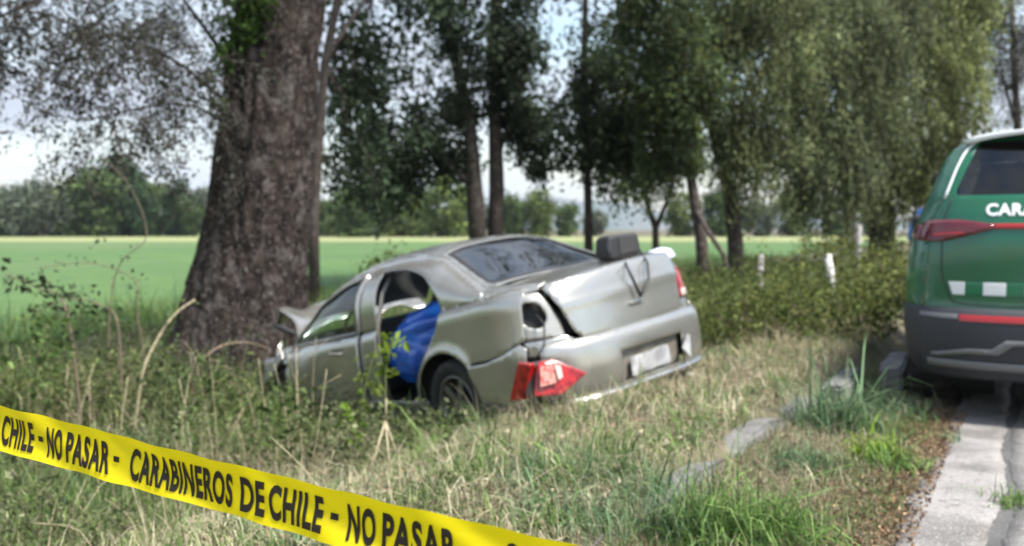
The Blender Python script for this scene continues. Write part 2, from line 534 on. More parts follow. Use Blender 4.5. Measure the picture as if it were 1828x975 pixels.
def add_tree(name, label, paths, crowns, leafcol, leafsize, group=None, seed=1, bark='bark', hang=0.2, ratio=0.42, var=0.35, twigs=60, hue=None, cat='tree'):
    """paths: list of (points, radii) - the first is the trunk, the others limbs; crowns: list of dicts"""
    base = Vector(paths[0][0][0])
    t = thing(name, label, cat, base, group=group)
    first = None
    for k, (pts, rads) in enumerate(paths):
        m = MB()
        m.tube([Vector(p) - base for p in pts], rads, seg=10 if k == 0 else 7, wob=0.06)
        m.build('trunk' if k == 0 else 'limb', bark, t)
    allP = []; allC = []
    for q, c in enumerate(crowns):
        if c['kind'] == 'clump': P, cc = clumps(c['ell'], c['n'], c['leaves'], c['spread'], seed * 31 + q, c.get('shell', 0.35), c.get('squash', (1, 1, 1)))
        else: P, cc = strands(c['ell'], c['n'], c['per'], c['len'], seed * 31 + q, c.get('sway', 0.12))
        allP.append(P); allC.append(cc)
    P = np.concatenate(allP) - np.array(base); CC = np.concatenate(allC)
    link('crown', leaf_mesh('crown', P, leafsize, leafcol, var, ratio, hang, seed, hue, .42, 1.4), 'leaf', t)
    if twigs:
        m = MB(); r = random.Random(seed)
        pool = [Vector(p) for pts, _ in paths for p in pts[len(pts) // 2:]]
        for i in range(twigs):
            c = Vector(CC[r.randrange(len(CC))])
            a = min(pool, key=lambda p: (p - c).length + r.uniform(0, 0.8))
            if (a - c).length < 0.1: continue
            pth = limb_path(a - base, c - base, 4, 0.10, r.random())
            r0 = 0.008 + 0.010 * min(1, (a - c).length / 3)
            m.tube(pth, [r0, r0 * 0.8, r0 * 0.6, r0 * 0.45, r0 * 0.25], seg=4, cap=False)
        o = m.build('twigs', bark, t); o['kind'] = 'stuff'
    return t

# --- the big tree the car hit -------------------------------------------------
BT = Vector((-2.92, 9.6, -0.52))
bt = thing('roadside_tree', 'massive dark barked tree trunk that the silver car has crashed into', 'tree', BT)
def big_trunk():
    prof = []   # (row px, left px, right px) read off the trunk outline at depth 9.6
    rows = [(720, 245, 548), (690, 265, 546), (650, 290, 545), (600, 312, 544), (560, 325, 543), (500, 343, 543), (440, 360, 544), (360, 376, 549), (280, 388, 554), (200, 402, 559), (100, 416, 566), (0, 428, 573), (-150, 440, 588), (-320, 450, 604), (-560, 470, 618)]
    nseg = 120; vs = []; rings = []
    D = 9.6
    zs = [at(0, r[0], D).z for r in rows]; ls = [at(r[1], r[0], D).x for r in rows]; rs = [at(r[2], r[0], D).x for r in rows]
    zz = np.concatenate([np.arange(zs[0] - 0.25, 4.2, 0.03), np.arange(4.2, zs[-1], 0.12)])
    xl = np.interp(zz, zs, ls); xr = np.interp(zz, zs, rs)
    V = []
    for z, a, b in zip(zz, xl, xr):
        c = (a + b) / 2; r = (b - a) / 2
        k = np.arange(nseg) / nseg * 2 * PI
        # vertical bark plates: ridges that wander, broken crosswise
        w = 1.3 * np.sin(0.9 * z + 2 * np.sin(0.5 * z))
        rid = np.abs(np.sin(9 * k + 0.8 * np.sin(2.1 * z + 3 * k) + 0.5 * w)) ** 0.6
        rid2 = np.abs(np.sin(21 * k + 1.6 * np.sin(1.3 * z + 5 * k) + w)) ** 0.5
        brk = 0.5 + 0.5 * np.sin(13 * z + 4 * np.sin(7 * k) + 3 * np.sin(3 * k + z))
        disp = 0.042 * (rid - 0.6) + 0.030 * (rid2 - 0.6) * (0.4 + 0.6 * brk) + rng.normal(0, 0.0035, nseg)
        but = max(0, (0.6 - (z + 0.55))) * 0.14 * (np.maximum(0, np.sin(5 * k + 0.7)) ** 2)   # root buttresses
        disp = disp + .022 * np.sin(3 * k + 1.7 * z + 2 * np.sin(2 * z)) * np.sin(2.3 * z + 4 * k) + .014 * np.sin(11 * k + 9 * z + 3 * np.sin(4 * k)) * np.sin(8 * z + 5 * k)
        rr = r + disp + but
        V.append(np.stack([c + rr * np.cos(k) - BT.x, 0 + rr * 0.95 * np.sin(k), np.full(nseg, z - BT.z)], 1))
    V = np.concatenate(V); n = len(zz)
    i = np.arange(n - 1)[:, None] * nseg; k = np.arange(nseg)[None, :]; k2 = (k + 1) % nseg
    Q = np.stack([i + k, i + k2, i + nseg + k2, i + nseg + k], -1).reshape(-1, 4)
    return mesh_np('trunk', V, Q, smooth=True)
link('trunk', big_trunk(), 'bark_big', bt)
# bark knocked off where the bonnet hit
m = MB()
def scar(px, py, w, h, seed):
    r = random.Random(seed); c = at(px, py, 9.6)
    pts = []; n = 14
    ang = math.atan2(-0.95, (px - 440) / 120)
    off = Vector((0.0, -0.60 + 0.10 * abs((px - 440) / 120), 0))
    for i in range(n):
        a = 2 * PI * i / n; q = r.uniform(0.75, 1.15)
        pts.append((c.x + w * q * math.cos(a), c.y + off.y, c.z + h * q * math.sin(a)))
    vs = [Vector(p) - BT for p in pts] + [Vector((p[0], p[1] + 0.16, p[2])) - BT for p in pts]
    m.add(vs, [tuple(range(n))[::-1]] + [(i, (i + 1) % n, n + (i + 1) % n, n + i) for i in range(n)])
scar(462, 590, 0.085, 0.13, 3)
m.build('bark_scar', 'bark_scar', bt, bevel=0.015)
# limbs that leave the trunk to the left and carry the sparse twigs
def limb(pxs, r0, r1, seed, parent=bt, B=BT, m='bark_big', name='limb'):
    pts = [at(*p) - B for p in pxs]
    mb = MB(); n = len(pts)
    mb.tube(pts, [r0 + (r1 - r0) * i / (n - 1) for i in range(n)], seg=8, wob=0.08)
    return mb.build(name, m, parent)
LP = [
 [(410, 190, 9.4), (385, 165, 9.2), (330, 120, 8.9), (270, 85, 8.6), (190, 60, 8.3), (90, 30, 8.0), (-60, -10, 7.7)],
 [(430, -60, 9.4), (360, -90, 9.0), (250, -60, 8.6), (130, -30, 8.3), (20, 20, 8.1), (-60, 60, 8.0)],
 [(440, -160, 9.5), (330, -230, 9.0), (180, -260, 8.5), (0, -250, 8.2), (-200, -220, 8)],
 [(412, 230, 9.4), (392, 215, 9.1), (350, 190, 8.8), (300, 185, 8.6), (240, 195, 8.4), (150, 215, 8.2), (60, 200, 8.1)],
 [(415, 120, 9.6), (395, 90, 9.9), (350, 30, 10.3), (300, -40, 10.8), (200, -120, 11.4)],
]
limb(LP[0], 0.024, 0.006, 1); limb(LP[1], 0.04, 0.008, 2); limb(LP[2], 0.09, 0.02, 3); limb(LP[3], 0.018, 0.004, 5); limb(LP[4], 0.035, 0.010, 4)
# thin drooping twigs with small leaves over the left of the picture
tw = MB(); leaves = []
r = random.Random(11)
def droop(start, n, seglen, dirv, rad, depth):
    p = Vector(start); d = Vector(dirv).normalized(); pts = [p.copy()]
    for i in range(n):
        d = (d + Vector((r.uniform(-.35, .35), r.uniform(-.35, .35), r.uniform(-.36, .16)))).normalized()
        p = p + d * seglen; pts.append(p.copy())
        if depth < 2 and r.random() < 0.62:
            droop(p, max(3, n - 2), seglen * 0.85, d + Vector((r.uniform(-1, 1), r.uniform(-1, 1), r.uniform(-.9, .4))), rad * 0.55, depth + 1)
        if depth >= 1:
            for q in range(5):
                if r.random() < 0.52: leaves.append(p + Vector((r.gauss(0, .035), r.gauss(0, .035), r.gauss(0, .035))))
    tw.tube([q - BT for q in pts], [max(0.0015, rad * (1 - 0.8 * i / n)) for i in range(n + 1)], seg=4, cap=False)
for pth, cnt in ((LP[0], 30), (LP[1], 30), (LP[2], 14), (LP[3], 14), (LP[4], 26)):
    P_ = [at(*p) for p in pth]
    for k in range(cnt):
        a = r.randrange(1, len(P_) - 1); p = P_[a].lerp(P_[a + 1], r.random())
        droop(p, 7, 0.105, (r.uniform(-1, .7), r.uniform(-.7, .7), r.uniform(-.8, .5)), 0.006, 0)
o = tw.build('twigs', 'bark', bt); o['kind'] = 'stuff'
LV = np.array([tuple(p - BT) for p in leaves])
link('crown', leaf_mesh('crown', LV, 0.050, (0.075, 0.078, 0.062), 0.4, 0.5, 0.1, 5), 'leaf', bt)
# young green shoots on the trunk itself
sh = []
for (px, py, n, sp) in ((455, 60, 260, .12), (470, 15, 220, .13), (428, 115, 110, .07), (415, 205, 60, .045), (440, -20, 200, .16), (500, 20, 70, .07), (405, 160, 24, .05)):
    c = at(px, py, 9.6) + Vector((0, -0.52, 0))
    for i in range(n): sh.append(c + Vector((r.gauss(0, sp), r.gauss(0, sp * .6), r.gauss(0, sp * 1.1))))
SH = np.array([tuple(p - BT) for p in sh])
link('trunk_shoots', leaf_mesh('trunk_shoots', SH, 0.075, (0.055, 0.10, 0.022), 0.4, 0.6, 0.15, 6), 'leaf', bt)

# --- the row of trees behind the car ------------------------------------------
def P(*a): return tuple(at(*a))
GR = 'trees in the row beside the field'
DARK = (0.040, 0.058, 0.032); MID = (0.080, 0.110, 0.048); OLIVE = (0.190, 0.212, 0.098); PALE = (0.11, 0.12, 0.075)
def ell(px, py, d, rx, ry, rz): return (P(px, py, d), (rx, ry, rz))
def base_pt(px, d, dz=-0.08):
    p = at(px, 450, d); return (p.x, p.y, gz(p.x, p.y) + dz)

add_tree('roadside_tree', 'slim dark tree standing right behind the massive trunk', [
    ([base_pt(560, 14.5), P(560, 390, 14.5), P(568, 250, 14.5), P(579, 120, 14.5), P(602, 0, 14.5), P(612, -200, 14.6)], [.10, .085, .08, .07, .06, .05]),
    ([P(578, 120, 14.5), P(610, 60, 14.7), P(660, -10, 15)], [.05, .04, .025])],
    [dict(kind='clump', ell=ell(640, -40, 15.2, 1.5, 1.6, 1.5), n=34, leaves=2395, spread=.24),
     dict(kind='clump', ell=ell(640, 300, 15.4, .55, .8, .9), n=26, leaves=793, spread=.17),
     dict(kind='strand', ell=ell(645, 100, 15.4, .55, 1.1, .9), n=74, per=18, len=1.3)], DARK, 0.155, GR, 3, hang=.35)
add_tree('roadside_tree', 'dark forked tree with two stout trunks behind the car roof', [
    ([base_pt(858, 20), P(848, 350, 20), P(838, 230, 20), P(815, 110, 20.2), P(770, -20, 20.4), P(740, -200, 20.4)], [.22, .19, .16, .14, .11, .06]),
    ([base_pt(880, 20.1), P(887, 340, 20.2), P(884, 220, 20.2), P(880, 90, 20.3), P(890, -60, 20.4), P(900, -250, 20.4)], [.20, .18, .16, .14, .11, .06]),
    ([P(838, 330, 20), P(800, 290, 19.8), P(765, 245, 19.6), P(735, 190, 19.4)], [.09, .075, .06, .035]),
    ([P(886, 280, 20.2), P(915, 210, 20.2), P(940, 120, 20)], [.08, .06, .03])],
    [dict(kind='clump', ell=ell(860, 60, 20.3, 1.25, 1.8, 2.2), n=54, leaves=5418, spread=.26),
     dict(kind='clump', ell=ell(700, 200, 19.6, 1.4, 1.6, 1.6), n=40, leaves=2777, spread=.25),
     dict(kind='strand', ell=ell(690, 265, 19.6, 1.1, 1.2, .9), n=101, per=16, len=1.1),
     dict(kind='clump', ell=ell(955, 250, 20.4, .55, .9, 1.0), n=22, leaves=1760, spread=.17),
     dict(kind='clump', ell=ell(800, 250, 20.6, .8, 1.0, 1.2), n=26, leaves=2080, spread=.20),
     dict(kind='clump', ell=((1.2, 20.6, 11.0), (4.2, 2.6, 3.6)), n=60, leaves=2728, spread=.45),
     dict(kind='clump', ell=ell(700, 310, 19.4, .8, 1.0, .7), n=22, leaves=1041, spread=.17),
     dict(kind='clump', ell=ell(780, -130, 20.3, 2.6, 2.2, 1.7), n=55, leaves=3992, spread=.32),
     dict(kind='clump', ell=ell(925, 160, 20.2, .7, 1.0, 1.5), n=34, leaves=2964, spread=.22)], DARK, 0.174, GR, 4, hang=.3)
add_tree('roadside_tree', 'tall thin straight tree just right of the car rear window', [
    ([base_pt(1052, 22), P(1050, 380, 22), P(1047, 250, 22), P(1043, 120, 22), P(1046, -40, 22), P(1050, -260, 22)], [.12, .105, .095, .085, .07, .04]),
    ([P(1046, 180, 22), P(1070, 130, 22), P(1100, 60, 22)], [.05, .035, .02])],
    [dict(kind='clump', ell=ell(1085, 160, 22, 1.15, 1.3, 2.0), n=44, leaves=4676, spread=.25),
     dict(kind='strand', ell=ell(1090, 230, 22.2, .9, 1.1, .8), n=81, per=16, len=1.3),
     dict(kind='clump', ell=((4.6, 22.4, 11.5), (3.4, 2.4, 3.8)), n=50, leaves=2232, spread=.45),
     dict(kind='clump', ell=ell(1010, 250, 22, .5, .8, 1.0), n=20, leaves=744, spread=.18),
     dict(kind='clump', ell=ell(1000, -110, 22, 1.6, 1.6, 1.4), n=36, leaves=2964, spread=.28)], DARK, 0.183, GR, 5, hang=.35, hue=(MID, .3))
add_tree('roadside_tree', 'small V shaped tree with two thin bare stems far behind the boot', [
    ([base_pt(1172, 30), P(1170, 405, 30), P(1150, 350, 30), P(1132, 300, 30), P(1120, 240, 30)], [.13, .12, .08, .06, .03]),
    ([P(1172, 405, 30), P(1190, 360, 30), P(1200, 320, 30), P(1206, 260, 30)], [.09, .07, .05, .03])],
    [dict(kind='clump', ell=ell(1150, 270, 30, 2.1, 1.6, 1.4), n=44, leaves=6000, spread=.26),
     dict(kind='strand', ell=ell(1120, 310, 29, 1.4, 1.2, .5), n=90, per=14, len=1.1),
     dict(kind='clump', ell=ell(1165, 200, 30, 1.5, 1.4, .9), n=34, leaves=4140, spread=.26)], MID, 0.179, GR, 6)
add_tree('roadside_tree', 'leaning dark tree with yellowish leaves on its lower limb', [
    ([base_pt(1262, 19), P(1252, 430, 19), P(1240, 360, 19), P(1230, 290, 19), P(1224, 180, 19), P(1215, 40, 19), P(1205, -150, 19)], [.16, .135, .115, .10, .085, .07, .04]),
    ([P(1240, 370, 19), P(1265, 415, 18.6), P(1292, 455, 18.3), P(1300, 490, 18.2)], [.045, .05, .05, .05])],
    [dict(kind='clump', ell=ell(1190, 90, 19, 1.2, 1.4, 1.6), n=40, leaves=9430, spread=.25),
     dict(kind='strand', ell=ell(1200, 120, 19.2, 1.0, 1.2, 1.2), n=177, per=18, len=1.4),
     dict(kind='strand', ell=ell(1190, 250, 19.4, .8, 1.0, .5), n=110, per=16, len=1.0),
     dict(kind='clump', ell=ell(1228, 290, 18.7, .32, .4, .16), n=10, leaves=482, spread=.11)], MID, 0.146, GR, 7, hang=.4, hue=((0.10, 0.11, 0.02), .14))
add_tree('roadside_tree', 'thick dark trunk curving up under drooping olive foliage', [
    ([base_pt(1316, 21), P(1314, 440, 21), P(1306, 360, 21), P(1290, 290, 21), P(1268, 210, 21), P(1262, 90, 21), P(1275, -60, 21), P(1290, -250, 21)], [.22, .19, .17, .155, .14, .12, .09, .05]),
    ([P(1290, 290, 21), P(1325, 210, 20.6), P(1370, 120, 20.2), P(1420, 40, 20)], [.08, .07, .05, .03])],
    [dict(kind='strand', ell=ell(1360, 60, 20.4, 1.5, 1.7, 1.9), n=438, per=24, len=1.9),
     dict(kind='strand', ell=ell(1335, 220, 20.2, .9, 1.2, .8), n=226, per=22, len=1.7),
     dict(kind='clump', ell=ell(1330, -20, 21, 1.7, 1.7, 1.7), n=44, leaves=13202, spread=.3)], OLIVE, 0.143, GR, 8, hang=.55, ratio=.34, hue=(MID, .35))
add_tree('roadside_tree', 'broad weeping tree with dense grey green curtain left of the police car', [
    ([base_pt(1522, 24), P(1520, 430, 24), P(1516, 330, 24), P(1505, 200, 24), P(1500, 60, 24), P(1490, -150, 24)], [.17, .14, .13, .12, .10, .06]),
    ([P(1516, 330, 24), P(1480, 240, 23.7), P(1440, 150, 23.4)], [.08, .06, .03])],
    [dict(kind='strand', ell=ell(1500, 100, 23, 1.9, 1.8, 2.1), n=691, per=26, len=2.2),
     dict(kind='strand', ell=ell(1480, 260, 22.6, 1.4, 1.3, .8), n=345, per=22, len=1.7),
     dict(kind='clump', ell=ell(1500, 0, 23.6, 2.2, 2.0, 2.0), n=54, leaves=15294, spread=.32)], (0.160, 0.190, 0.105), 0.150, GR, 9, hang=.55, ratio=.34, hue=(OLIVE, .4))
add_tree('roadside_tree', 'stout pale based tree with hanging foliage nearest the police car', [
    ([base_pt(1585, 27), P(1583, 440, 27), P(1580, 360, 27), P(1590, 240, 27), P(1610, 80, 27), P(1620, -120, 27)], [.34, .28, .25, .22, .17, .1]),
    ([base_pt(1562, 26.6), P(1560, 420, 26.7), P(1556, 330, 26.8), P(1540, 200, 27)], [.20, .16, .14, .09])],
    [dict(kind='strand', ell=ell(1645, 130, 25.6, 1.9, 1.9, 2.6), n=691, per=26, len=2.3),
     dict(kind='strand', ell=ell(1600, 290, 25.4, 1.4, 1.3, .7), n=305, per=22, len=1.5),
     dict(kind='clump', ell=ell(1620, 0, 26.5, 2.2, 2.0, 2.2), n=54, leaves=14489, spread=.33)], OLIVE, 0.166, GR, 10, hang=.55, ratio=.34, hue=((0.23, 0.26, 0.09), .3))
add_tree('roadside_tree', 'bluish green round crowned tree high above the police car', [
    ([base_pt(1700, 34), P(1700, 380, 34), P(1700, 200, 34), P(1690, 0, 34), P(1690, -160, 34)], [.25, .22, .2, .16, .08])],
    [dict(kind='clump', ell=ell(1675, 60, 33, 2.2, 2.2, 2.2), n=60, leaves=21850, spread=.36),
     dict(kind='clump', ell=ell(1640, -90, 33, 3.2, 2.4, 1.8), n=40, leaves=12649, spread=.4)], (0.062, 0.092, 0.055), 0.163, GR, 12, hang=.2)
add_tree('roadside_tree', 'sparse grey twiggy tree behind the police car roof', [
    ([base_pt(1830, 30), P(1826, 380, 30), P(1815, 200, 30), P(1808, 60, 30), P(1800, -80, 30)], [.17, .15, .12, .09, .05]),
    ([P(1818, 240, 30), P(1795, 160, 30), P(1780, 80, 30)], [.06, .04, .02]),
    ([P(1812, 120, 30), P(1840, 60, 30), P(1860, -20, 30)], [.05, .035, .02])],
    [dict(kind='clump', ell=ell(1815, 110, 30, 1.0, 1.4, 2.4), n=90, leaves=5979, spread=.25, shell=.1)], (0.10, 0.095, 0.08), 0.100, GR, 13, hang=.3, twigs=190)

# --- far tree line beyond the field -------------------------------------------
FARG = 'far trees along the end of the field'
def far_tree_meshes(k):
    r_ = np.random.default_rng(100 + k)
    rx, rz = [(3.2, 3.6), (4.4, 3.4), (2.2, 4.8), (3.8, 4.4)][k]
    P_, cc = clumps(((0, 0, rz * 1.15 + .6), (rx, rx, rz)), 46, 2600, .75, 100 + k, .4)
    P2, _ = clumps(((0, 0, 1.5), (rx * .9, rx * .9, 1.4)), 20, 700, .6, 130 + k, .2)
    P_ = np.concatenate([P_, P2]); P_ = P_[P_[:, 2] > 0.1]
    col = [(0.095, 0.14, 0.05), (0.14, 0.165, 0.12), (0.055, 0.095, 0.045), (0.13, 0.17, 0.05)][k]
    me = leaf_mesh('crown', P_, 0.75, col, .4, .6, 0, 200 + k, None, .35, 3.0); me.materials.append(MATS['leaf'])
    mb = MB(); mb.tube([(0, 0, -.2), (0.1, 0, 2), (0, .1, 5)], [.28, .22, .1], seg=7)
    mt = mb.mesh('trunk'); mt.materials.append(MATS['bark'])
    return me, mt
FT = [far_tree_meshes(k) for k in range(4)]
far_spec = [(-6, 0, 165, 0.91), (28, 1, 168, 1.12), (62, 1, 160, 1.18), (100, 3, 172, 0.92), (112, 0, 163, 0.79), (142, 3, 166, 1.08), (172, 0, 165, 1.49), (206, 2, 168, 1.36), (232, 2, 171, 1.37), (258, 2, 164, 0.85), (286, 3, 170, 1.0), (318, 2, 168, 0.96), (346, 0, 166, 0.79), (372, 1, 170, 1.08), (560, 0, 170, 0.8), (590, 3, 176, 0.7), (632, 0, 150, 1.05), (668, 1, 172, 1.0), (705, 3, 160, 1.1), (748, 0, 170, 1.0), (800, 3, 152, 1.1), (845, 1, 172, 0.95), (915, 0, 165, 0.9), (960, 3, 165, 0.85), (1010, 0, 175, 0.75), (1062, 1, 178, 0.62), (1215, 3, 165, 0.8), (1285, 0, 160, 0.95), (1350, 1, 165, 0.8), (1420, 3, 165, 0.9), (1490, 0, 165, 0.9), (1560, 2, 165, 0.9)]
FTLAB = ['mid green', 'silvery green', 'dark green', 'yellowish green']
ORD = ['first', 'second', 'third', 'fourth', 'fifth', 'sixth', 'seventh', 'eighth', 'ninth', 'tenth', 'eleventh', 'twelfth', 'thirteenth', 'fourteenth', 'fifteenth', 'sixteenth', 'seventeenth', 'eighteenth', 'nineteenth']
def far_label(i, px, k):
    if i < 14: return f'distant {FTLAB[k]} tree, {ORD[i]} from the left picture edge'
    return f'distant {FTLAB[k]} tree, {ORD[i - 14]} to the right of the massive trunk'
for i, (px, k, d, sc) in enumerate(far_spec):
    x = (px - 914) / F_PX * d
    t = thing('distant_tree', far_label(i, px, k), 'tree', (x, d, -0.3), (0, 0, i * 1.3), FARG)
    t.scale = (sc, sc, sc)
    link('trunk', FT[k][1], None, t); link('crown', FT[k][0], None, t)

# far hills
def hills():
    xs = np.linspace(-3500, 4500, 90); ys = np.linspace(0, 1, 8)
    V = []
    for j, v in enumerate(ys):
        for x in xs:
            h = 95 + 55 * math.sin(x * .0016 + 1) + 35 * math.sin(x * .0047 + .4) + 14 * math.sin(x * .013)
            V.append((x, 3600 + v * 1500, -2 + max(10, h) * math.sin(v * PI / 2) + 4 * math.sin(x * .03 + j)))
    i = np.arange(7)[:, None] * 90 + np.arange(89)[None, :]
    Q = np.stack([i, i + 1, i + 91, i + 90], -1).reshape(-1, 4)
    return mesh_np('hills', np.array(V), Q, smooth=True)
mat('hill', (0.045, 0.065, 0.05), 0.95, noise=(0.004, (0.09, 0.09, 0.07), .45, .6, 6))
struct(link('hills', hills(), 'hill'))

# far farm buildings
mat('white_wall', (0.50, 0.50, 0.50), .8, noise=(2, (.5, .49, .47), .5, .7, 4))
mat('grey_roof', (0.22, 0.225, 0.24), .7, noise=(1.5, (.14, .14, .15), .5, .7, 4))
mat('dark_window', (0.03, 0.035, 0.04), .2)
def house(px, d, w, dp, h, rh, label, wallm='white_wall', rz=0.1):
    x = (px - 914) / F_PX * d
    t = thing('farm_building', label, 'building', (x, d, -0.3), (0, 0, rz), 'far farm buildings')
    m = MB(); m.box((0, 0, h / 2), (w, dp, h)); m.build('wall', wallm, t)
    m = MB(); e = .35
    vs = [(-w / 2 - e, -dp / 2 - e, h), (w / 2 + e, -dp / 2 - e, h), (w / 2 + e, dp / 2 + e, h), (-w / 2 - e, dp / 2 + e, h), (-w / 2 - e, 0, h + rh), (w / 2 + e, 0, h + rh)]
    m.add(vs, [(0, 1, 5, 4), (2, 3, 4, 5), (1, 2, 5), (3, 0, 4), (3, 2, 1, 0)]); m.build('roof', 'grey_roof', t)
    for k in (-.3, .05):
        m = MB(); m.box((k * w, -dp / 2 - .02, h * .55), (w * .13, .08, h * .36)); m.build('window', 'dark_window', t)
    m = MB(); m.box((.34 * w, -dp / 2 - .02, h * .42), (w * .11, .08, h * .82)); m.build('door', 'dark_window', t)
house(84, 172, 6.6, 5, 1.3, .75, 'long low white farm building at the far left of the field', rz=.12)
house(232, 176, 3.6, 4, 1.35, .55, 'small dark roofed shed in the middle of the far tree line', wallm='grey_roof', rz=-.1)
house(326, 172, 4.8, 4, 1.25, .6, 'low white building just left of the massive trunk', rz=-.05)

# --- fence between verge and field --------------------------------------------
fence = thing('wire_fence', 'old wire fence with leaning posts along the edge of the field', 'fence', (0, 0, 0))
FP = [(1356, 460, 13.5, 1.05, .045, .02, 'wood_post', .02), (1494, 470, 11.2, .74, .05, -.16, 'post_white', .0), (1530, 450, 13.6, 1.15, .035, .03, 'wood_post', 0)]
tops = []
for (px, py, d, h, rr, lean, mm, q) in FP:
    p = at(px, py, d); z = gz(p.x, p.y)
    m = MB(); top = Vector((p.x + lean * h, p.y, z + h))
    m.tube([(p.x, p.y, z - .25), (p.x + lean * h * .5, p.y, z + h * .5), top], [rr * 1.05, rr, rr * .95], seg=8, wob=.07)
    m.build('post', mm, fence); tops.append((Vector((p.x, p.y, z)), top))
tops.sort(key=lambda a: a[0].x)
for k in (.45, .7, .93):
    for a, b in zip(tops, tops[1:]):
        m = MB(); pa = a[0].lerp(a[1], k); pb = b[0].lerp(b[1], k); mid = pa.lerp(pb, .5) - Vector((0, 0, .04))
        m.tube([pa, mid, pb], .0025, seg=4); m.build('wire_strand', 'wire', fence)
# ------------------------------------------------------------------ panel helper: outline on a body surface
def densify(poly, step):
    out = []
    n = len(poly)
    for i in range(n):
        a = np.array(poly[i], float); b = np.array(poly[(i + 1) % n], float)
        k = max(1, int(math.ceil(np.linalg.norm(b - a) / step)))
        for j in range(k): out.append(a + (b - a) * j / k)
    return np.array(out)
def inside(P, poly):
    x, y = P[:, 0], P[:, 1]; c = np.zeros(len(P), bool); n = len(poly); j = n - 1
    for i in range(n):
        xi, yi = poly[i]; xj, yj = poly[j]
        cond = (yi > y) != (yj > y)
        xx = (xj - xi) * (y - yi) / ((yj - yi) if abs(yj - yi) > 1e-12 else 1e-12) + xi
        c ^= cond & (x < xx); j = i
    return c
def curve(pts, n=8):
    """Catmull-Rom through the points (open)"""
    P_ = [np.array(p, float) for p in pts]; P_ = [2 * P_[0] - P_[1]] + P_ + [2 * P_[-1] - P_[-2]]
    out = []
    for i in range(1, len(P_) - 2):
        for j in range(n):
            t = j / n; a, b, c, d = P_[i - 1:i + 3]
            out.append(tuple(.5 * ((2 * b) + (-a + c) * t + (2 * a - 5 * b + 4 * c - d) * t * t + (-a + 3 * b - 3 * c + d) * t ** 3)))
    out.append(tuple(P_[-2])); return out
def round_poly(poly, r, n=5):
    out = []; m = len(poly)
    for i in range(m):
        a, b, c = (np.array(poly[(i + k) % m], float) for k in (-1, 0, 1))
        la, lc = np.linalg.norm(a - b), np.linalg.norm(c - b); q = min(r, la * .45, lc * .45)
        p0 = b + (a - b) / la * q; p1 = b + (c - b) / lc * q
        for j in range(n + 1):
            t = j / n; out.append(tuple((1 - t) ** 2 * p0 + 2 * t * (1 - t) * b + t * t * p1))
    return out
def patch(poly, fn, out_dir, holes=(), step=.03):
    B = densify(poly, step); HB = [densify(h, step) for h in holes]
    lo, hi = B.min(0), B.max(0)
    gx, gy = np.meshgrid(np.arange(lo[0] + step * .5, hi[0], step), np.arange(lo[1] + step * .5, hi[1], step))
    G = np.stack([gx.ravel(), gy.ravel()], 1); G = G[inside(G, B)]
    for h in HB: G = G[~inside(G, h)] if len(G) else G
    bd = np.concatenate([B] + HB)
    if len(G):
        dmin = np.array([np.min(np.hypot(*(bd - g).T)) for g in G]); G = G[dmin > step * .45]
    pts = [Vector(p) for p in bd] + [Vector(p) for p in G]
    edges = []; k = 0
    for L_ in [B] + HB:
        n = len(L_); edges += [(k + i, k + (i + 1) % n) for i in range(n)]; k += n
    v, e, f, _, _, _ = delaunay_2d_cdt(pts, edges, [], 1, 1e-5)
    V2 = np.array([tuple(p) for p in v]); T = np.array([t for t in f if len(t) == 3])
    cen = V2[T].mean(1)
    keep = inside(cen, B)
    for h in HB: keep &= ~inside(cen, h)
    T = T[keep]
    V3 = np.array([fn(p[0], p[1]) for p in V2], float)
    nrm = np.cross(V3[T[:, 1]] - V3[T[:, 0]], V3[T[:, 2]] - V3[T[:, 0]]).sum(0)
    if np.dot(nrm, out_dir) < 0: T = T[:, ::-1]
    return V3, T
class Panel:
    """several patches merged to one smooth sheet with thickness"""
    def __init__(self): self.V = []; self.T = []; self.n = 0
    def add(self, *a, **k):
        V, T = patch(*a, **k); self.V.append(V); self.T.append(T + self.n); self.n += len(V); return self
    def raw(self, V, T): self.V.append(np.array(V, float)); self.T.append(np.array(T) + self.n); self.n += len(V); return self
    def build(self, name, m, parent, thick=.012, deform=None, weld=True, bevel=0, angle=40):
        V = np.concatenate(self.V); T = np.concatenate(self.T)
        if deform is not None: V = np.array([deform(p) for p in V])
        me = mesh_np(name, V, None, T, smooth=True)
        if weld:
            bm = bmesh.new(); bm.from_mesh(me); bmesh.ops.remove_doubles(bm, verts=bm.verts, dist=.004); bm.to_mesh(me); bm.free()
            me.polygons.foreach_set('use_smooth', [True] * len(me.polygons))
        me.set_sharp_from_angle(angle=R(angle))
        o = link(name, me, m, parent)
        if thick:
            md = o.modifiers.new('solid', 'SOLIDIFY'); md.thickness = thick; md.offset = -1; md.use_even_offset = False
            md = o.modifiers.new('wn', 'WEIGHTED_NORMAL'); md.keep_sharp = True
        return o

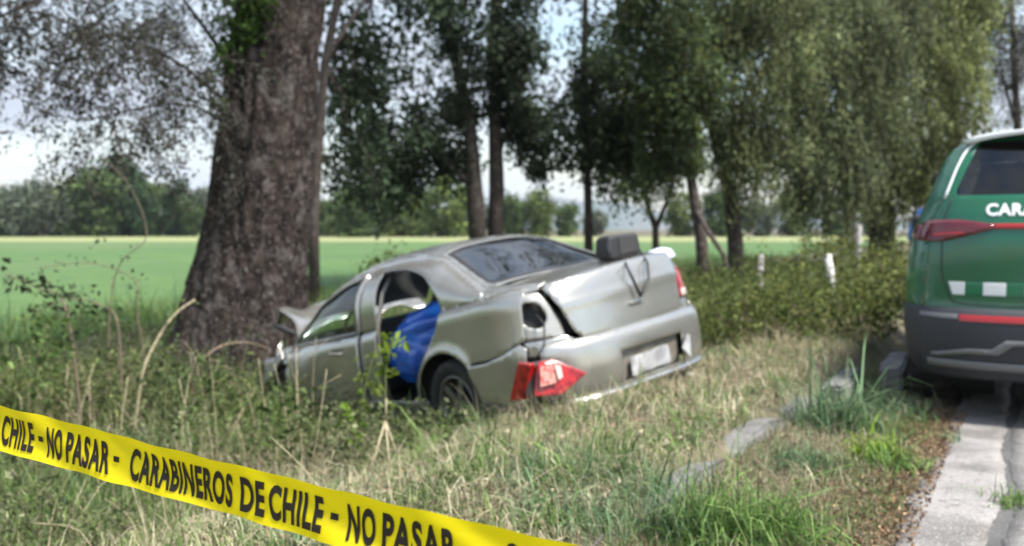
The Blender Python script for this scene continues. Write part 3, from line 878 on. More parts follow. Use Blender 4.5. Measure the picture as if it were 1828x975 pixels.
# ------------------------------------------------------------------ crashed silver sedan
mat('silver_paint', (0.43, 0.42, 0.39), .25, metal=.72, spec=.5, coat=.5, noise=[(2.5, (0.37, 0.355, 0.315), .45, .7, 7), (40, (0.32, 0.29, 0.24), .66, .8, 6)], bump=(2.0, .05, .02))
mat('silver_dirty', (0.30, 0.285, 0.25), .55, metal=.4, spec=.4, noise=[(6, (0.20, 0.175, 0.13), .45, .65, 7)], bump=(5, .2, .02))
mat('black_plastic', (0.025, 0.025, 0.027), .55, bump=(90, .1, .002))
mat('dark_trim', (0.035, 0.035, 0.036), .8, bump=(60, .3, .003))
mat('seat_cloth', (0.05, 0.05, 0.055), .9, bump=(120, .3, .003))
mat('rubber', (0.022, 0.022, 0.022), .85, noise=(12, (.06, .052, .04), .52, .7, 5), bump=(40, .3, .004))
mat('alloy', (0.20, 0.20, 0.20), .45, metal=.85, noise=(14, (.18, .165, .14), .5, .7, 4))
mat('red_lens', (0.42, 0.014, 0.014), .12, coat=.8, noise=[(22, (.20, .006, .008), .48, .6, 3), (60, (.5, .04, .03), .62, .72, 2)], bump=(35, .25, .01), trans=.12)
mat('clear_lens', (0.72, 0.66, 0.6), .15, coat=.6, trans=.3)
mat('amber_lens', (0.78, .36, .30), .15, coat=.7, noise=(40, (.55, .10, .08), .48, .62, 3), bump=(50, .3, .01), trans=.15)
mat('plate', (0.42, 0.42, 0.43), .5, noise=(10, (.26, .26, .27), .46, .60, 4))
mat('bare_metal', (0.46, 0.45, 0.42), .4, metal=.7, noise=(8, (.4, .38, .35), .5, .7, 4))
mat('chrome', (0.75, 0.75, 0.74), .22, metal=.9)
glass_mat('green_glass', (0.60, 0.78, 0.70), .5)
glass_mat('rear_glass', (0.30, 0.40, 0.36), 2.4)

CAR_T = (0.300, 6.552, -0.308); CAR_R = (R(-7.4), R(8.3), R(129.5))
def car_matrix():
    Rz = Matrix.Rotation(CAR_R[2], 4, 'Z'); Ry = Matrix.Rotation(CAR_R[1], 4, 'Y'); Rx = Matrix.Rotation(CAR_R[0], 4, 'X')
    return Matrix.Translation(CAR_T) @ Rz @ Ry @ Rx
CM = car_matrix()
car = thing('crashed_sedan', 'crashed silver sedan nose down in the ditch against the tree', 'car')
car.matrix_world = CM

ZC = table([(-1.2, 1.055), (-.98, 1.07), (-.45, 1.088), (-.36, 1.11), (.22, 1.39), (.45, 1.435), (.8, 1.45), (1.2, 1.44), (1.5, 1.41), (1.93, 1.30), (2.34, 1.0), (2.48, .965), (3.0, .88), (3.5, .76)], .05)
ZB = table([(-1.2, 1.01), (-.9, 1.01), (-.4, 1.003), (0, .965), (.9, .90), (1.3, .862), (2.4, .815), (3.5, .70)], .08)
HW = table([(-1.2, .85), (1.5, .855), (2.4, .84), (3.0, .81), (3.5, .71)], .1)
KX = table([(-1.2, .90), (-.45, .90), (-.33, .84), (.25, .66), (.6, .62), (1.3, .62), (1.6, .66), (1.93, .74), (2.3, .90), (3.5, .90)], .05)
TUCK = table([(0, .10), (.22, .06), (.34, .02), (.5, .002), (.64, 0), (.72, .010), (.85, .022), (1.1, .034)], .03)
LEN = table([(.2, .56), (.6, .575), (.70, .572), (.85, .555), (.97, .538), (1.03, .52), (1.07, .49), (1.2, .49)], .012)
X0 = -.45; PE = 3.2; PS = 2.8
def yb(x): return HW(x) - .075
def E_(x, z, ln=None):
    ln = LEN(z) if ln is None else ln
    u = np.clip((X0 - x) / ln, 0, .9999)
    return (1 - u ** PE) ** (1 / PE)
def rnd(x, z):
    t = np.clip((z - (ZB(x) - .10)) / .10, 0, 1)
    return 1 - np.sqrt(1 - t * t)
def ymid(x, z): return HW(x) - TUCK(z) - rnd(x, z) * (HW(x) - TUCK(z) - yb(x))
def flare(x, z):
    v = 0
    for cx in (0.0, 2.6):
        d = math.hypot(x - cx, z - .315)
        v += .020 * math.exp(-((d - .375) / .035) ** 2) if z > .3 else 0
    return v
def low(x, z, s=1, off=0):
    return (x, s * (ymid(x, z) * E_(x, z) + flare(x, z) + off), z)
def upy(x, z, s=1, off=0):
    h = max(ZC(x) - ZB(x), .02); t = np.clip((z - ZB(x)) / h, 0, .9999)
    return (x, s * (yb(x) * (1 - t ** PS) ** (1 / PS) * E_(x, 1.0) + off), z)
def top(x, y, off=0):
    h = max(ZC(x) - ZB(x), .02); r_ = np.clip(abs(y) / (yb(x) * max(E_(x, 1.0), .05)), 0, .9999)
    return (x, y, ZB(x) + h * (1 - r_ ** PS) ** (1 / PS) + off)
def seam_y(x): return KX(x) * yb(x) * E_(x, 1.0)
def seam_z(x): return top(x, seam_y(x))[2]
def rear(y, z, off=0, ln=None, hwid=None):
    w = ymid(X0, z) if hwid is None else hwid
    r_ = np.clip(abs(y) / w, 0, .9999)
    return (X0 - (LEN(z) if ln is None else ln) * (1 - r_ ** PE) ** (1 / PE) - off, y, z)
def cnoise(p, f=6.0, s=0.0):
    x, y, z = p
    return Vector((math.sin(f * y + 1.3 * f * z + s), math.sin(f * x * 1.1 + f * z + 2 + s), math.sin(f * x + 1.7 * f * y + 4 + s))) + 0.5 * Vector((math.sin(2.3 * f * z + s), math.sin(2.1 * f * x + s * 2), math.sin(2.6 * f * y)))
def crash(p):
    """front-end crush and a bowed front door: grows towards the nose"""
    x, y, z = p
    k = min(1, max(0, (x - 2.25) / .8))
    q = Vector(p)
    if k > 0:
        q += cnoise(p, 7) * (.035 * k)
        q.x -= .28 * k * k
        q.z += .05 * k
    return tuple(q)

# --- left side: quarter panel, pillars, sills, fender --------------------------
arch = [(.375 * math.cos(a) * 1.02, .315 + .375 * math.sin(a)) for a in np.linspace(R(4), R(176), 26)]
def arch_at(cx): return [(cx + x, z) for x, z in arch]
open_rear = curve([(.445, .34), (.40, .47), (.31, .60), (.17, .74), (.06, .86), (.03, ZB(.03))], 5)     # rear edge of the rear door opening
open_top = curve([(.03, ZB(.03)), (.05, 1.03), (.12, 1.11), (.26, 1.215), (.48, 1.285), (.70, 1.31), (.93, 1.315)], 6)
bump_seam = [(-.30, .60), (-.50, .615), (-.66, .655), (-.80, .715)]
body = Panel()
q_low = open_rear + [(x, float(ZB(x))) for x in np.linspace(-.05, -.80, 18)] + [(-.80, .90), (-.80, .80)] + bump_seam[::-1] + [p for p in arch_at(0)[::-1] if p[0] > -.30][:]
# order: up the opening, back along the belt, down the lamp edge, along the bumper seam, round the arch
body.add(q_low, lambda x, z: low(x, z), (0, 1, 0))
q_up = [(x, float(ZB(x))) for x in np.linspace(-.42, .0, 10)] + open_top + [(.93, seam_z(.93))] + [(x, seam_z(x)) for x in np.linspace(.88, -.42, 30)]
body.add(q_up, lambda x, z: upy(x, z), (0, 1, .3))
# B pillar, outer skin
bp_low = [(.93, .33), (1.17, .33), (1.17, float(ZB(1.17))), (.93, float(ZB(.93)))]
body.add(bp_low, lambda x, z: low(x, z, off=-.025), (0, 1, 0))
bp_up = [(.93, float(ZB(.93))), (1.17, float(ZB(1.17))), (1.15, seam_z(1.15)), (.93, seam_z(.93))]
body.add(bp_up, lambda x, z: upy(x, z, off=-.012), (0, 1, .2))
# roof rail over the front door, A pillar
rail = [(1.15, seam_z(1.15) - .055), (1.5, seam_z(1.5) - .05), (1.9, seam_z(1.9) - .05), (2.3, seam_z(2.3) - .03), (2.42, float(ZB(2.42)) + .005), (2.34, seam_z(2.34))] + [(x, seam_z(x)) for x in np.linspace(2.25, 1.15, 14)]
body.add(rail, lambda x, z: upy(x, z, off=-.006), (0, 1, .3))
# sill
body.add([(.34, .22), (2.25, .22), (2.25, .335), (.34, .335)], lambda x, z: low(x, z, off=-.015), (0, 1, 0))
# top: roof, C pillar tops, rear shelf strip, deck sides
roof_poly = curve([(.27, -.46), (.285, -.25), (.29, 0), (.285, .25), (.27, .46)], 5) + [(.40, seam_y(.40))] + [(x, seam_y(x)) for x in np.linspace(.5, 1.40, 14)] + curve([(1.45, .40), (1.50, .2), (1.52, 0), (1.50, -.2), (1.45, -.40)], 5) + [(x, -seam_y(x)) for x in np.linspace(1.40, .5, 14)] + [(.40, -seam_y(.40))]
body.add(roof_poly, lambda x, y: top(x, y), (0, 0, 1))
for s in (1, -1):
    cp = [(.27, s * .46)] + [(x, s * (.478 + (.24 - x) * .215)) for x in np.linspace(.24, -.30, 14)] + [(-.36, s * .585), (-.415, s * .585), (-.415, s * seam_y(-.415))] + [(x, s * seam_y(x)) for x in np.linspace(-.36, .40, 18)]
    body.add(cp, lambda x, y: top(x, y), (0, 0, 1))
    dk = [(-.415, s * .605), (-.415, s * seam_y(-.415))] + [(x, s * seam_y(x)) for x in np.linspace(-.46, -.86, 12)] + [(-.88, s * .605)]
    body.add(dk, lambda x, y: top(x, y), (0, 0, 1))
    us = [(x, float(ZB(x))) for x in np.linspace(-.86, -.415, 12)] + [(x, seam_z(x)) for x in np.linspace(-.415, -.86, 12)]
    body.add(us, lambda x, z, s=s: upy(x, z, s), (0, s, .3))
shelf = [(-.36, .585), (-.385, .3), (-.395, 0), (-.385, -.3), (-.36, -.585), (-.415, -.585), (-.415, .585)]
body.add(shelf, lambda x, y: top(x, y), (0, 0, 1))
# right side, doors shut: lower skin with two arches, greenhouse with two windows
r_low = [(-.80, .72), (-.80, .90)] + [(x, float(ZB(x))) for x in np.linspace(-.80, 2.40, 40)] + [(2.9, .80), (3.1, .70), (3.1, .45)] + arch_at(2.6)[0:] + [(2.2, .24), (.40, .24)] + [p for p in arch_at(0) if p[0] > -.30] + bump_seam
body.add(r_low, lambda x, z: low(x, z, -1), (0, -1, 0), step=.05)
win_r = [[(2.26, .90), (1.90, 1.16), (1.58, 1.265), (1.22, 1.30), (1.22, .915)], [(1.13, .92), (1.13, 1.305), (.9, 1.31), (.45, 1.28), (.16, 1.12), (.08, 1.0)]]
r_up = [(x, float(ZB(x))) for x in np.linspace(-.42, 2.40, 34)] + [(x, seam_z(x)) for x in np.linspace(2.36, -.42, 46)]
body.add(r_up, lambda x, z: upy(x, z, -1), (0, -1, .2), holes=win_r, step=.05)
body.build('body', 'silver_paint', car, deform=crash, thick=.01)

# front fender left, crumpled, and bonnet buckled up against the trunk
fd = Panel()
fd.add([(2.38, .50), (2.40, .84)] + [(x, float(ZB(x))) for x in np.linspace(2.45, 3.25, 10)] + [(3.40, .62), (3.40, .42), (3.02, .36)] + [p for p in arch_at(2.6) if p[0] > 2.42], lambda x, z: low(x, z), (0, 1, 0), step=.035)
fd.build('front_fender', 'silver_paint', car, deform=lambda p: tuple(Vector(crash(p)) + cnoise(p, 11) * (.05 * min(1, max(0, p[0] - 2.42) / .4))), thick=.006)
hd = Panel()
def hood(x, y):
    k = (x - 2.36) / .95
    z = .975 + .20 * math.sin(min(1, k / .62) * PI / 2) - (.12 * max(0, k - .62) / .38 if k > .62 else 0) + .03 * math.sin(9 * y + 5 * x)
    return (2.36 + .80 * k, y * (1 - .12 * k), z - .05 * (y / .7) ** 2)
hd.add([(2.36, -.70), (3.31, -.66), (3.31, .66), (2.36, .72)], hood, (0, 0, 1), step=.045)
hd.build('bonnet', 'silver_paint', car, deform=lambda p: tuple(Vector(p) + cnoise(p, 9) * .022), thick=.012)
m = MB()
m.tube([(2.40, .74, .93), (2.62, .76, 1.0), (2.95, .66, 1.02), (3.18, .5, 1.0)], [.02, .03, .03, .02], seg=6, wob=.2); m.build('bonnet_hinge', 'dark_trim', car)
# torn front corner: headlamp remains, bumper skin
fb = Panel()
fb.add([(-.74, .25), (-.74, .62), (.76, .62), (.76, .25)], lambda y, z: (3.16 - .30 * (abs(y) / .75) ** 3 + .05 * math.sin(8 * y), y, z), (1, 0, 0), step=.05)
fb.build('front_bumper', 'silver_dirty', car, deform=lambda p: tuple(Vector(p) + cnoise(p, 8) * .04), thick=.008)
m = MB(); m.box((3.0, .70, .66), (.22, .16, .14), Matrix.Rotation(.3, 3, 'Z')); m.build('headlamp', 'clear_lens', car, bevel=.04)
m = MB(); m.add([(2.50, .86, .80), (2.82, .92, .62), (3.26, .90, .46), (3.22, .91, .40), (2.76, .93, .55), (2.47, .88, .74)], [(0, 1, 4, 5), (1, 2, 3, 4)])
o = m.build('torn_fender_edge', 'bare_metal', car); md = o.modifiers.new('solid', 'SOLIDIFY'); md.thickness = .012
m = MB(); m.box((2.75, 0, .45), (.7, 1.1, .5)); m.build('engine_block', 'dark_trim', car, bevel=.05)

# --- doors ----------------------------------------------------------------------
def bow(p):
    x, y, z = p
    k = math.exp(-((x - 2.15) / .45) ** 2) * max(0, min(1, (1.05 - z) / .5))
    d = .085 * k
    dent = -.045 * math.exp(-((x - 1.62) / .22) ** 2 - ((z - .50) / .14) ** 2) + .012 * math.sin(7 * x + 9 * z) * k
    return (x + .03 * k, y + d + dent, z)
fdoor = Panel()
fd_low = [(1.185, .30), (2.10, .27), (2.28, .36), (2.36, .50), (2.385, float(ZB(2.385)))] + [(x, float(ZB(x))) for x in np.linspace(2.30, 1.185, 16)]
fdoor.add(fd_low, lambda x, z: low(x, z), (0, 1, 0), step=.028)
def sz(x, d=.0): return seam_z(x) - d
out_ = [(1.185, float(ZB(1.185))), (2.385, float(ZB(2.385)))] + [(x, sz(x, .058)) for x in np.linspace(2.30, 1.165, 18)]
in_ = [(1.245, float(ZB(1.255)) + .02), (2.31, float(ZB(2.31)) + .022)] + [(x, sz(x, .082)) for x in np.linspace(2.20, 1.225, 16)]
fdoor.add(out_, lambda x, z: upy(x, z, off=.004), (0, 1, .2), holes=[in_], step=.028)
fo = fdoor.build('front_door', 'silver_paint', car, deform=bow, thick=.028)
g = Panel(); g.add(in_, lambda x, z: upy(x, z, off=-.012), (0, 1, .2)); g.build('window', 'green_glass', fo, deform=bow, thick=0)
m = MB(); m.tube([bow(low(1.40, .735, off=.012)), bow(low(1.44, .738, off=.034)), bow(low(1.56, .742, off=.034)), bow(low(1.60, .742, off=.012))], .013, seg=8); m.build('handle', 'silver_dirty', fo)
m = MB(); m.box(bow(low(1.5, .742, off=-.004)), (.15, .02, .05)); m.build('handle_recess', 'dark_trim', fo, bevel=.008)
# window seal of the front door and inner trims
sl = Panel(); sl.add(in_, lambda x, z: upy(x, z, off=-.004), (0, 1, .2), holes=[[((x - 1.76) * .965 + 1.76, (z - 1.08) * .93 + 1.08) for x, z in in_]]); sl.build('window_seal', 'black_plastic', fo, deform=bow, thick=.01)

# dark reveal round the open rear doorway
rv = Panel()
edge = open_rear + open_top[1:]
V_ = []; T_ = []
for i, (x, z) in enumerate(edge):
    p = low(x, z) if z <= ZB(x) else upy(x, z)
    V_ += [(p[0], p[1] - .004, p[2]), (p[0] + .035, p[1] - .06, p[2] - .008), (p[0] + .02, p[1] - .16, p[2] - .01)]
for i in range(len(edge) - 1):
    for k in (0, 1):
        a = i * 3 + k; T_ += [(a, a + 1, a + 4), (a, a + 4, a + 3)]
rv.raw(V_, T_).build('door_reveal', 'dark_trim', car, thick=0)
m = MB(); m.tube([(.93, .775, .34), (.93, .80, .60), (.935, .76, .90), (.94, .66, 1.15), (.95, .52, 1.30)], .018, seg=8); m.build('pillar_seal', 'silver_dirty', car)

# right-hand windows, rear screen, windscreen
for k, h in enumerate(win_r):
    g = Panel(); g.add(h, lambda x, z: upy(x, z, -1, off=-.008), (0, -1, .2), step=.06); g.build('window', 'green_glass', car, thick=0)
rw = curve([(.27, -.455), (.285, -.25), (.29, 0), (.285, .25), (.27, .455)], 5) + [(x, .472 + (.24 - x) * .215) for x in np.linspace(.24, -.30, 12)] + curve([(-.355, .575), (-.38, .3), (-.39, 0), (-.38, -.3), (-.355, -.575)], 5) + [(x, -(.472 + (.24 - x) * .215)) for x in np.linspace(-.30, .24, 12)]
g = Panel(); g.add(rw, lambda x, y: top(x, y, -.010), (0, 0, 1)); ro = g.build('rear_window', 'rear_glass', car, thick=0)
cen = np.array([-.05, 0]); rin = [tuple((np.array(p) - cen) * np.array([.90, .93]) + cen) for p in rw]
g = Panel(); g.add(rw, lambda x, y: top(x, y, -.006), (0, 0, 1), holes=[rin]); g.build('window_seal', 'black_plastic', ro, thick=.004)
ws = curve([(1.45, .40), (1.50, .2), (1.52, 0), (1.50, -.2), (1.45, -.40)], 4) + [(2.25, -.62), (2.32, 0), (2.25, .62)]
g = Panel(); g.add(ws, lambda x, y: top(x, y, -.008), (1, 0, .6), step=.07); g.build('windscreen', 'green_glass', car, thick=0, deform=crash)

# --- boot lid, lamp bays, bumper ------------------------------------------------
lid = Panel()
lipx = lambda y: rear(y, 1.045)[0]
lid_top = [(-.425, -.585), (-.425, .585)] + [(lipx(y) if abs(y) < .56 else lipx(y), y) for y in np.linspace(.62, -.60, 26)]
lid.add(lid_top, lambda x, y: top(x, y, .004), (0, 0, 1))
zt = lambda y: top(lipx(y), y, .004)[2]
def lidface(y, z):
    zz = 1.045 - (zt(y) - z) * (1.045 - .66) / (zt(y) - .66)
    p = rear(y, min(zz, 1.045)); b = .010 * math.exp(-((z - .90) / .03) ** 2)
    return (p[0] - .004 - b, y, z)
lid_face = [(y, zt(y)) for y in np.linspace(.62, -.60, 26)] + [(-.575, .93), (-.53, .74), (-.48, .66)] + [(-.2, .65), (.2, .645), (.46, .655), (.52, .72)]
lid.add(lid_face, lidface, (-1, 0, 0))
lo_ = lid.build('boot_lid', 'silver_paint', car, thick=.014, deform=lambda p: (p[0], p[1], p[2] - .040 * p[1] * min(1, max(0, (p[2] - .66) / .3))))
m = MB(); m.box((-1.028, -.03, .80), (.012, .12, .022)); m.build('lid_badge_bar', 'chrome', lo_, bevel=.004)
# left lamp bay: bare frame with the open lamp hole, dark slot beside the lid
bay = Panel()
hole = round_poly([(.765, .80), (.745, .955), (.665, .93), (.635, .83), (.69, .765)], .055, 8)
bayp = [(.775, .715), (.772, .985), (.70, 1.035), (.655, 1.02), (.605, .90), (.565, .80), (.56, .70)]
def bayf(y, z):
    p = rear(y, z); return (p[0] + .018 + .02 * max(0, (.72 - y) / .16), y, z)
bay.add(bayp, bayf, (-1, 0, 0), holes=[hole], step=.02)
bay.build('lamp_bay', 'bare_metal', car, thick=.012)
bk = Panel(); bk.add([(.78, .69), (.78, 1.0), (.66, 1.03), (.40, .70)], lambda y, z: (rear(min(y, .74), z)[0] + .10, y, z), (-1, 0, 0), step=.06); bk.build('lamp_bay_back', 'dark_trim', car, thick=0)
m = MB(); m.tube([(-.86, .70, .86), (-.93, .71, .80), (-.95, .76, .68), (-.93, .84, .60)], .007, seg=6); m.build('lamp_cable', 'black_plastic', car)
# strip closing the body under lid (rear valance), right rear corner, right lamp
rc = Panel()
rc.add([(-.775, .70), (-.772, .76), (-.56, .74), (-.50, .655), (.50, .655), (.565, .70), (.78, .70), (.79, .60), (-.79, .60)], lambda y, z: (rear(y, z)[0] + .012, y, z), (-1, 0, 0))
rc.add([(-.775, .93), (-.772, 1.0), (-.70, 1.035), (-.615, 1.05), (-.585, .95)], lambda y, z: rear(y, z), (-1, 0, 0), step=.02)
rc.build('rear_panel', 'silver_paint', car, thick=.01)
rl = Panel(); rl.add([(-.775, .735), (-.775, .935), (-.585, .95), (-.545, .74)], lambda y, z: rear(y, z, .012), (-1, 0, 0), step=.02)
rlo = rl.build('taillight', 'red_lens', car, thick=.02)
rl2 = Panel(); rl2.add([(-.76, .745), (-.76, .80), (-.57, .80), (-.555, .75)], lambda y, z: rear(y, z, .018), (-1, 0, 0), step=.02); rl2.build('reversing_lens', 'clear_lens', rlo, thick=.01)
rl3 = Panel(); rl3.add([(-.80, .74), (-.80, .94), (-.62, .92), (-.62, .77)], lambda x, z: low(x, z, -1, .008), (0, -1, 0), step=.03); rl3.build('side_lens', 'red_lens', rlo, thick=.015)

# rear bumper: wraps both corners, ledge on top, plate recess, bright lower lip
BL = table([(.2, .545), (.27, .585), (.36, .612), (.48, .625), (.58, .622), (.63, .612), (.655, .595), (.70, .575)], .012)
def bump_rear(y, z): return rear(y, z, 0, BL(z), ymid(X0, z) + .034)
def bump_side(x, z, s=1):
    u = np.clip((X0 - x) / BL(z), 0, .9999)
    return (x, s * ((ymid(X0, z) + .030) * (1 - u ** PE) ** (1 / PE) + .4 * flare(x, z)), z)
bm_ = Panel()
rec = [(.235, .325), (.235, .525), (-.37, .525), (-.37, .325)]
bm_.add([(-.77, .25), (-.76, .665), (-.4, .662), (0, .66), (.4, .662), (.76, .665), (.77, .25)], bump_rear, (-1, 0, 0), holes=[rec], step=.028)
for s in (1, -1):
    sp = [(-.345, .30), (-.345, .44), (-.305, .52), (-.29, .585), (-.50, .605), (-.66, .645), (-.79, .70), (-.83, .67), (-.83, .26)]
    bm_.add(sp, lambda x, z, s=s: bump_side(x, z, s), (0, s, 0), step=.03)
# top ledge back to the body
V_ = []; T_ = []
ys = np.linspace(-.76, .76, 40)
for y in ys: V_ += [bump_rear(y, .664), (rear(y, .70)[0] + .02, y, .672)]
for i in range(39): a = 2 * i; T_ += [(a, a + 1, a + 3), (a, a + 3, a + 2)]
bm_.raw(V_, T_)
def bdent(p):
    x, y, z = p
    d = .04 * math.exp(-((y + .05) / .16) ** 2 - ((z - .40) / .10) ** 2) + .03 * math.exp(-((y - .72) / .10) ** 2 - ((z - .45) / .15) ** 2)
    return (x + d, y, z)
bo = bm_.build('rear_bumper', 'silver_paint', car, deform=bdent, thick=.01)
pr = Panel(); pr.add([(.24, .32), (.24, .53), (-.375, .53), (-.375, .32)], lambda y, z: (bump_rear(y, z)[0] + .045, y, z), (-1, 0, 0), step=.05); pr.build('plate_recess', 'silver_dirty', bo, thick=.006)
pl = Panel(); pl.add(round_poly([(.16, .335), (.155, .465), (-.235, .47), (-.23, .34)], .02), lambda y, z: (bump_rear(y, z)[0] + .022 + .014 * math.sin(15 * y + 9 * z) + .008 * math.sin(31 * y), y, z), (-1, 0, 0), step=.02)
pl.build('licence_plate', 'plate', bo, thick=.004)
m = MB(); m.add([(-1.085, -.40, .50), (-1.085, -.33, .42), (-1.08, -.405, .345), (-1.085, -.43, .49)], [(0, 1, 2, 3)]); o = m.build('torn_plate_corner', 'plate', bo); md = o.modifiers.new('s', 'SOLIDIFY'); md.thickness = .006
lp_ = MB(); lp_.tube([tuple(Vector(bdent(bump_rear(y, .285))) + Vector((-.012, 0, 0))) for y in np.linspace(.70, -.76, 26)], .016, seg=8); lp_.build('lower_lip', 'chrome', bo)
m = MB(); m.box((-.84, .1, .25), (.28, 1.05, .08)); m.build('rear_valance', 'dark_trim', car, bevel=.02)
m = MB(); m.tube([(-.70, -.42, .22), (-1.0, -.42, .21), (-1.06, -.42, .20)], .028, seg=12); m.build('exhaust_pipe', 'silver_dirty', car)

# the left tail lamp, torn out and hanging at the bumper corner
hl = thing('hanging_taillight', 'red and white tail lamp torn out and hanging at the bumper corner', 'tail lamp')
hl.matrix_world = CM
def lampwedge(name, P4, m_, dz, par, bev=.012):
    P4 = [Vector(p) for p in P4]; n = (P4[1] - P4[0]).cross(P4[2] - P4[0]).normalized()
    mb = MB(); k = len(P4)
    mb.add(P4 + [p - n * dz for p in P4], [tuple(range(k)), tuple(range(k, 2 * k))[::-1]] + [(i, k + i, k + (i + 1) % k, (i + 1) % k) for i in range(k)])
    return mb.build(name, m_, par, bevel=bev)
def carpt(px, py, axis, val):
    M = CM.inverted(); o_ = M @ Vector((0, 0, CAM_H)); d_ = (M @ at(px, py, 5.0)) - o_
    t = (val - o_[axis]) / d_[axis]; return o_ + d_ * t
hc = [carpt(px, py, 1, yv) for px, py, yv in ((934, 645, .90), (957, 648, .90), (950, 712, .92), (919, 716, .93))]
lampwedge('side_lens', hc, 'red_lens', .05, hl)
hr = [carpt(px, py, 0, xv) for px, py, xv in ((957, 646, -1.00), (985, 640, -1.05), (1044, 662, -1.13), (1000, 700, -1.10), (950, 704, -.99))]
lampwedge('rear_lens', hr, 'red_lens', .06, hl)
hw_ = [carpt(px, py, 0, xv) for px, py, xv in ((964, 655, -1.07), (986, 650, -1.11), (994, 684, -1.125), (964, 692, -1.07))]
lampwedge('indicator_lens', hw_, 'amber_lens', .012, hl, .004)
hw2 = [carpt(px, py, 0, xv) for px, py, xv in ((988, 651, -1.115), (1000, 654, -1.13), (1004, 674, -1.145), (996, 680, -1.13))]
lampwedge('lamp_housing', [p + Vector((.07, 0, 0)) for p in hr], 'black_plastic', .05, hl)
lampwedge('reversing_lens', hw2, 'clear_lens', .012, hl, .004)

# --- wheels ---------------------------------------------------------------------
def wheel(parent, x, y, s, rad=.315, wid=.195, spokes=5, rim='alloy', steer=0.0, drop=0.0):
    w = empty('wheel'); w.parent = parent; w.location = (x, y, rad - drop); w.rotation_euler = (0, .5, steer)
    mb = MB(); h = wid / 2
    prof = [(rad - .10, -h * .9), (rad - .03, -h), (rad - .006, -h * .75), (rad, -h * .35), (rad, h * .35), (rad - .006, h * .75), (rad - .03, h), (rad - .10, h * .9), (rad - .115, h * .6), (rad - .115, -h * .6)]
    mb.lathe(prof, seg=40, close=True); mb.build('tyre', 'rubber', w)
    mb = MB(); rr = rad - .105
    mb.lathe([(rr, -h * .7), (rr - .012, -h * .2), (rr - .012, h * .5), (rr, h * .82), (rr - .02, h * .86), (rr - .03, h * .6), (rr - .03, -h * .7)], seg=36, close=True)
    mb.lathe([(.001, s * h * .62), (.055, s * h * .62), (.06, s * h * .5), (.06, 0)], seg=20)
    for k in range(spokes):
        a = 2 * PI * k / spokes
        rot = Matrix.Rotation(-a, 3, 'Y')
        mb.box(rot @ Vector((rr * .53, s * h * .55, 0)), (rr * .95, .028, .055), rot)
    mb.build('rim', rim, w)
    mb = MB(); mb.lathe([(.001, -s * h * .1), (rr - .03, -s * h * .1)], seg=30); mb.build('brake_disc', 'dark_trim', w)
    return w
wheel(car, 0, .735, 1); wheel(car, 0, -.735, -1); wheel(car, 2.6, .74, 1, steer=.3); wheel(car, 2.6, -.735, -1)
# wheel wells, floor, inner trims, seats
for cx in (0, 2.6):
    for s in (1, -1):
        mb = MB(); mb.lathe([(.40, s * .16), (.40, s * -.22)], (cx, s * .62, .33), seg=28)
        mb.lathe([(.001, -s * .23), (.40, -s * .23)], (cx, s * .62, .33), seg=28)
        mb.build('wheel_well', 'dark_trim', car)
m = MB(); m.box((1.3, 0, .27), (2.0, 1.44, .06)); m.box((-.40, 0, .35), (.9, 1.0, .06)); m.build('floor_pan', 'dark_trim', car)
m = MB(); m.box((1.3, -.74, .60), (2.1, .05, .50)); m.build('door_trim', 'dark_trim', car, bevel=.02)
m = MB(); m.box((2.18, 0, .78), (.36, 1.36, .24)); m.build('dashboard', 'dark_trim', car, bevel=.06)
m = MB(); m.box((-.16, 0, .90), (.50, 1.18, .04)); m.build('parcel_shelf', 'dark_trim', car, bevel=.01)
m = MB(); m.lathe([(.17, -.012), (.185, 0), (.17, .012), (.155, 0)], (0, 0, 0), seg=28, close=True); o = m.build('steering_wheel', 'black_plastic', car); o.location = (1.86, .36, .88); o.rotation_euler = (0, 0, PI / 2 - .0)
def seat(x, y, w, name='seat'):
    s_ = empty(name); s_.parent = car; s_.location = (x, y, .30)
    mb = MB(); mb.box((.04, 0, .14), (.52, w, .20)); mb.build('cushion', 'seat_cloth', s_, bevel=.05)
    mb = MB(); mb.box((-.26, 0, .40), (.14, w, .44), Matrix.Rotation(-.40, 3, 'Y')); mb.build('backrest', 'seat_cloth', s_, bevel=.05)
seat(1.50, .37, .48); seat(1.50, -.37, .48); seat(.30, 0, 1.22)
m = MB(); m.lathe([(.10, -.06), (.11, 0), (.10, .06), (.001, .07)], (0, 0, 0), seg=16)
# blue tarpaulin stuffed into the back seat
mat('tarp_blue', (0.010, 0.085, 0.44), .25, spec=.6, coat=.4, noise=(5, (.02, .14, .58), .45, .65, 5), bump=[(13, .5, .03), (34, .35, .012)])
tp_ = thing('blue_tarpaulin', 'crumpled shiny blue tarpaulin bundled on the back seat of the car', 'tarpaulin')
tp_.matrix_world = CM
def blob(c, rad, seed, amp=.12, n=40):
    r_ = np.random.default_rng(seed); u = np.linspace(0, 2 * PI, n, endpoint=False); v = np.linspace(.02, PI - .02, n // 2)
    Uu, Vv = np.meshgrid(u, v); d = np.stack([np.cos(Uu) * np.sin(Vv), np.sin(Uu) * np.sin(Vv), np.cos(Vv)], -1)
    k = np.zeros(Uu.shape)
    for i in range(9):
        w = r_.normal(size=3) * (2.2 + .7 * i); k += np.abs(np.sin(d @ w + r_.uniform(0, 6))) / (1.4 + i * .45)
    k = k / k.max()
    Pp = np.array(c) + d * np.array(rad) * (1 - amp + 2 * amp * k)[..., None]
    h, w_ = Uu.shape; i = np.arange(h - 1)[:, None] * w_; j = np.arange(w_)[None, :]; j2 = (j + 1) % w_
    Q = np.stack([i + j, i + j2, i + w_ + j2, i + w_ + j], -1).reshape(-1, 4)
    return Pp.reshape(-1, 3), Q
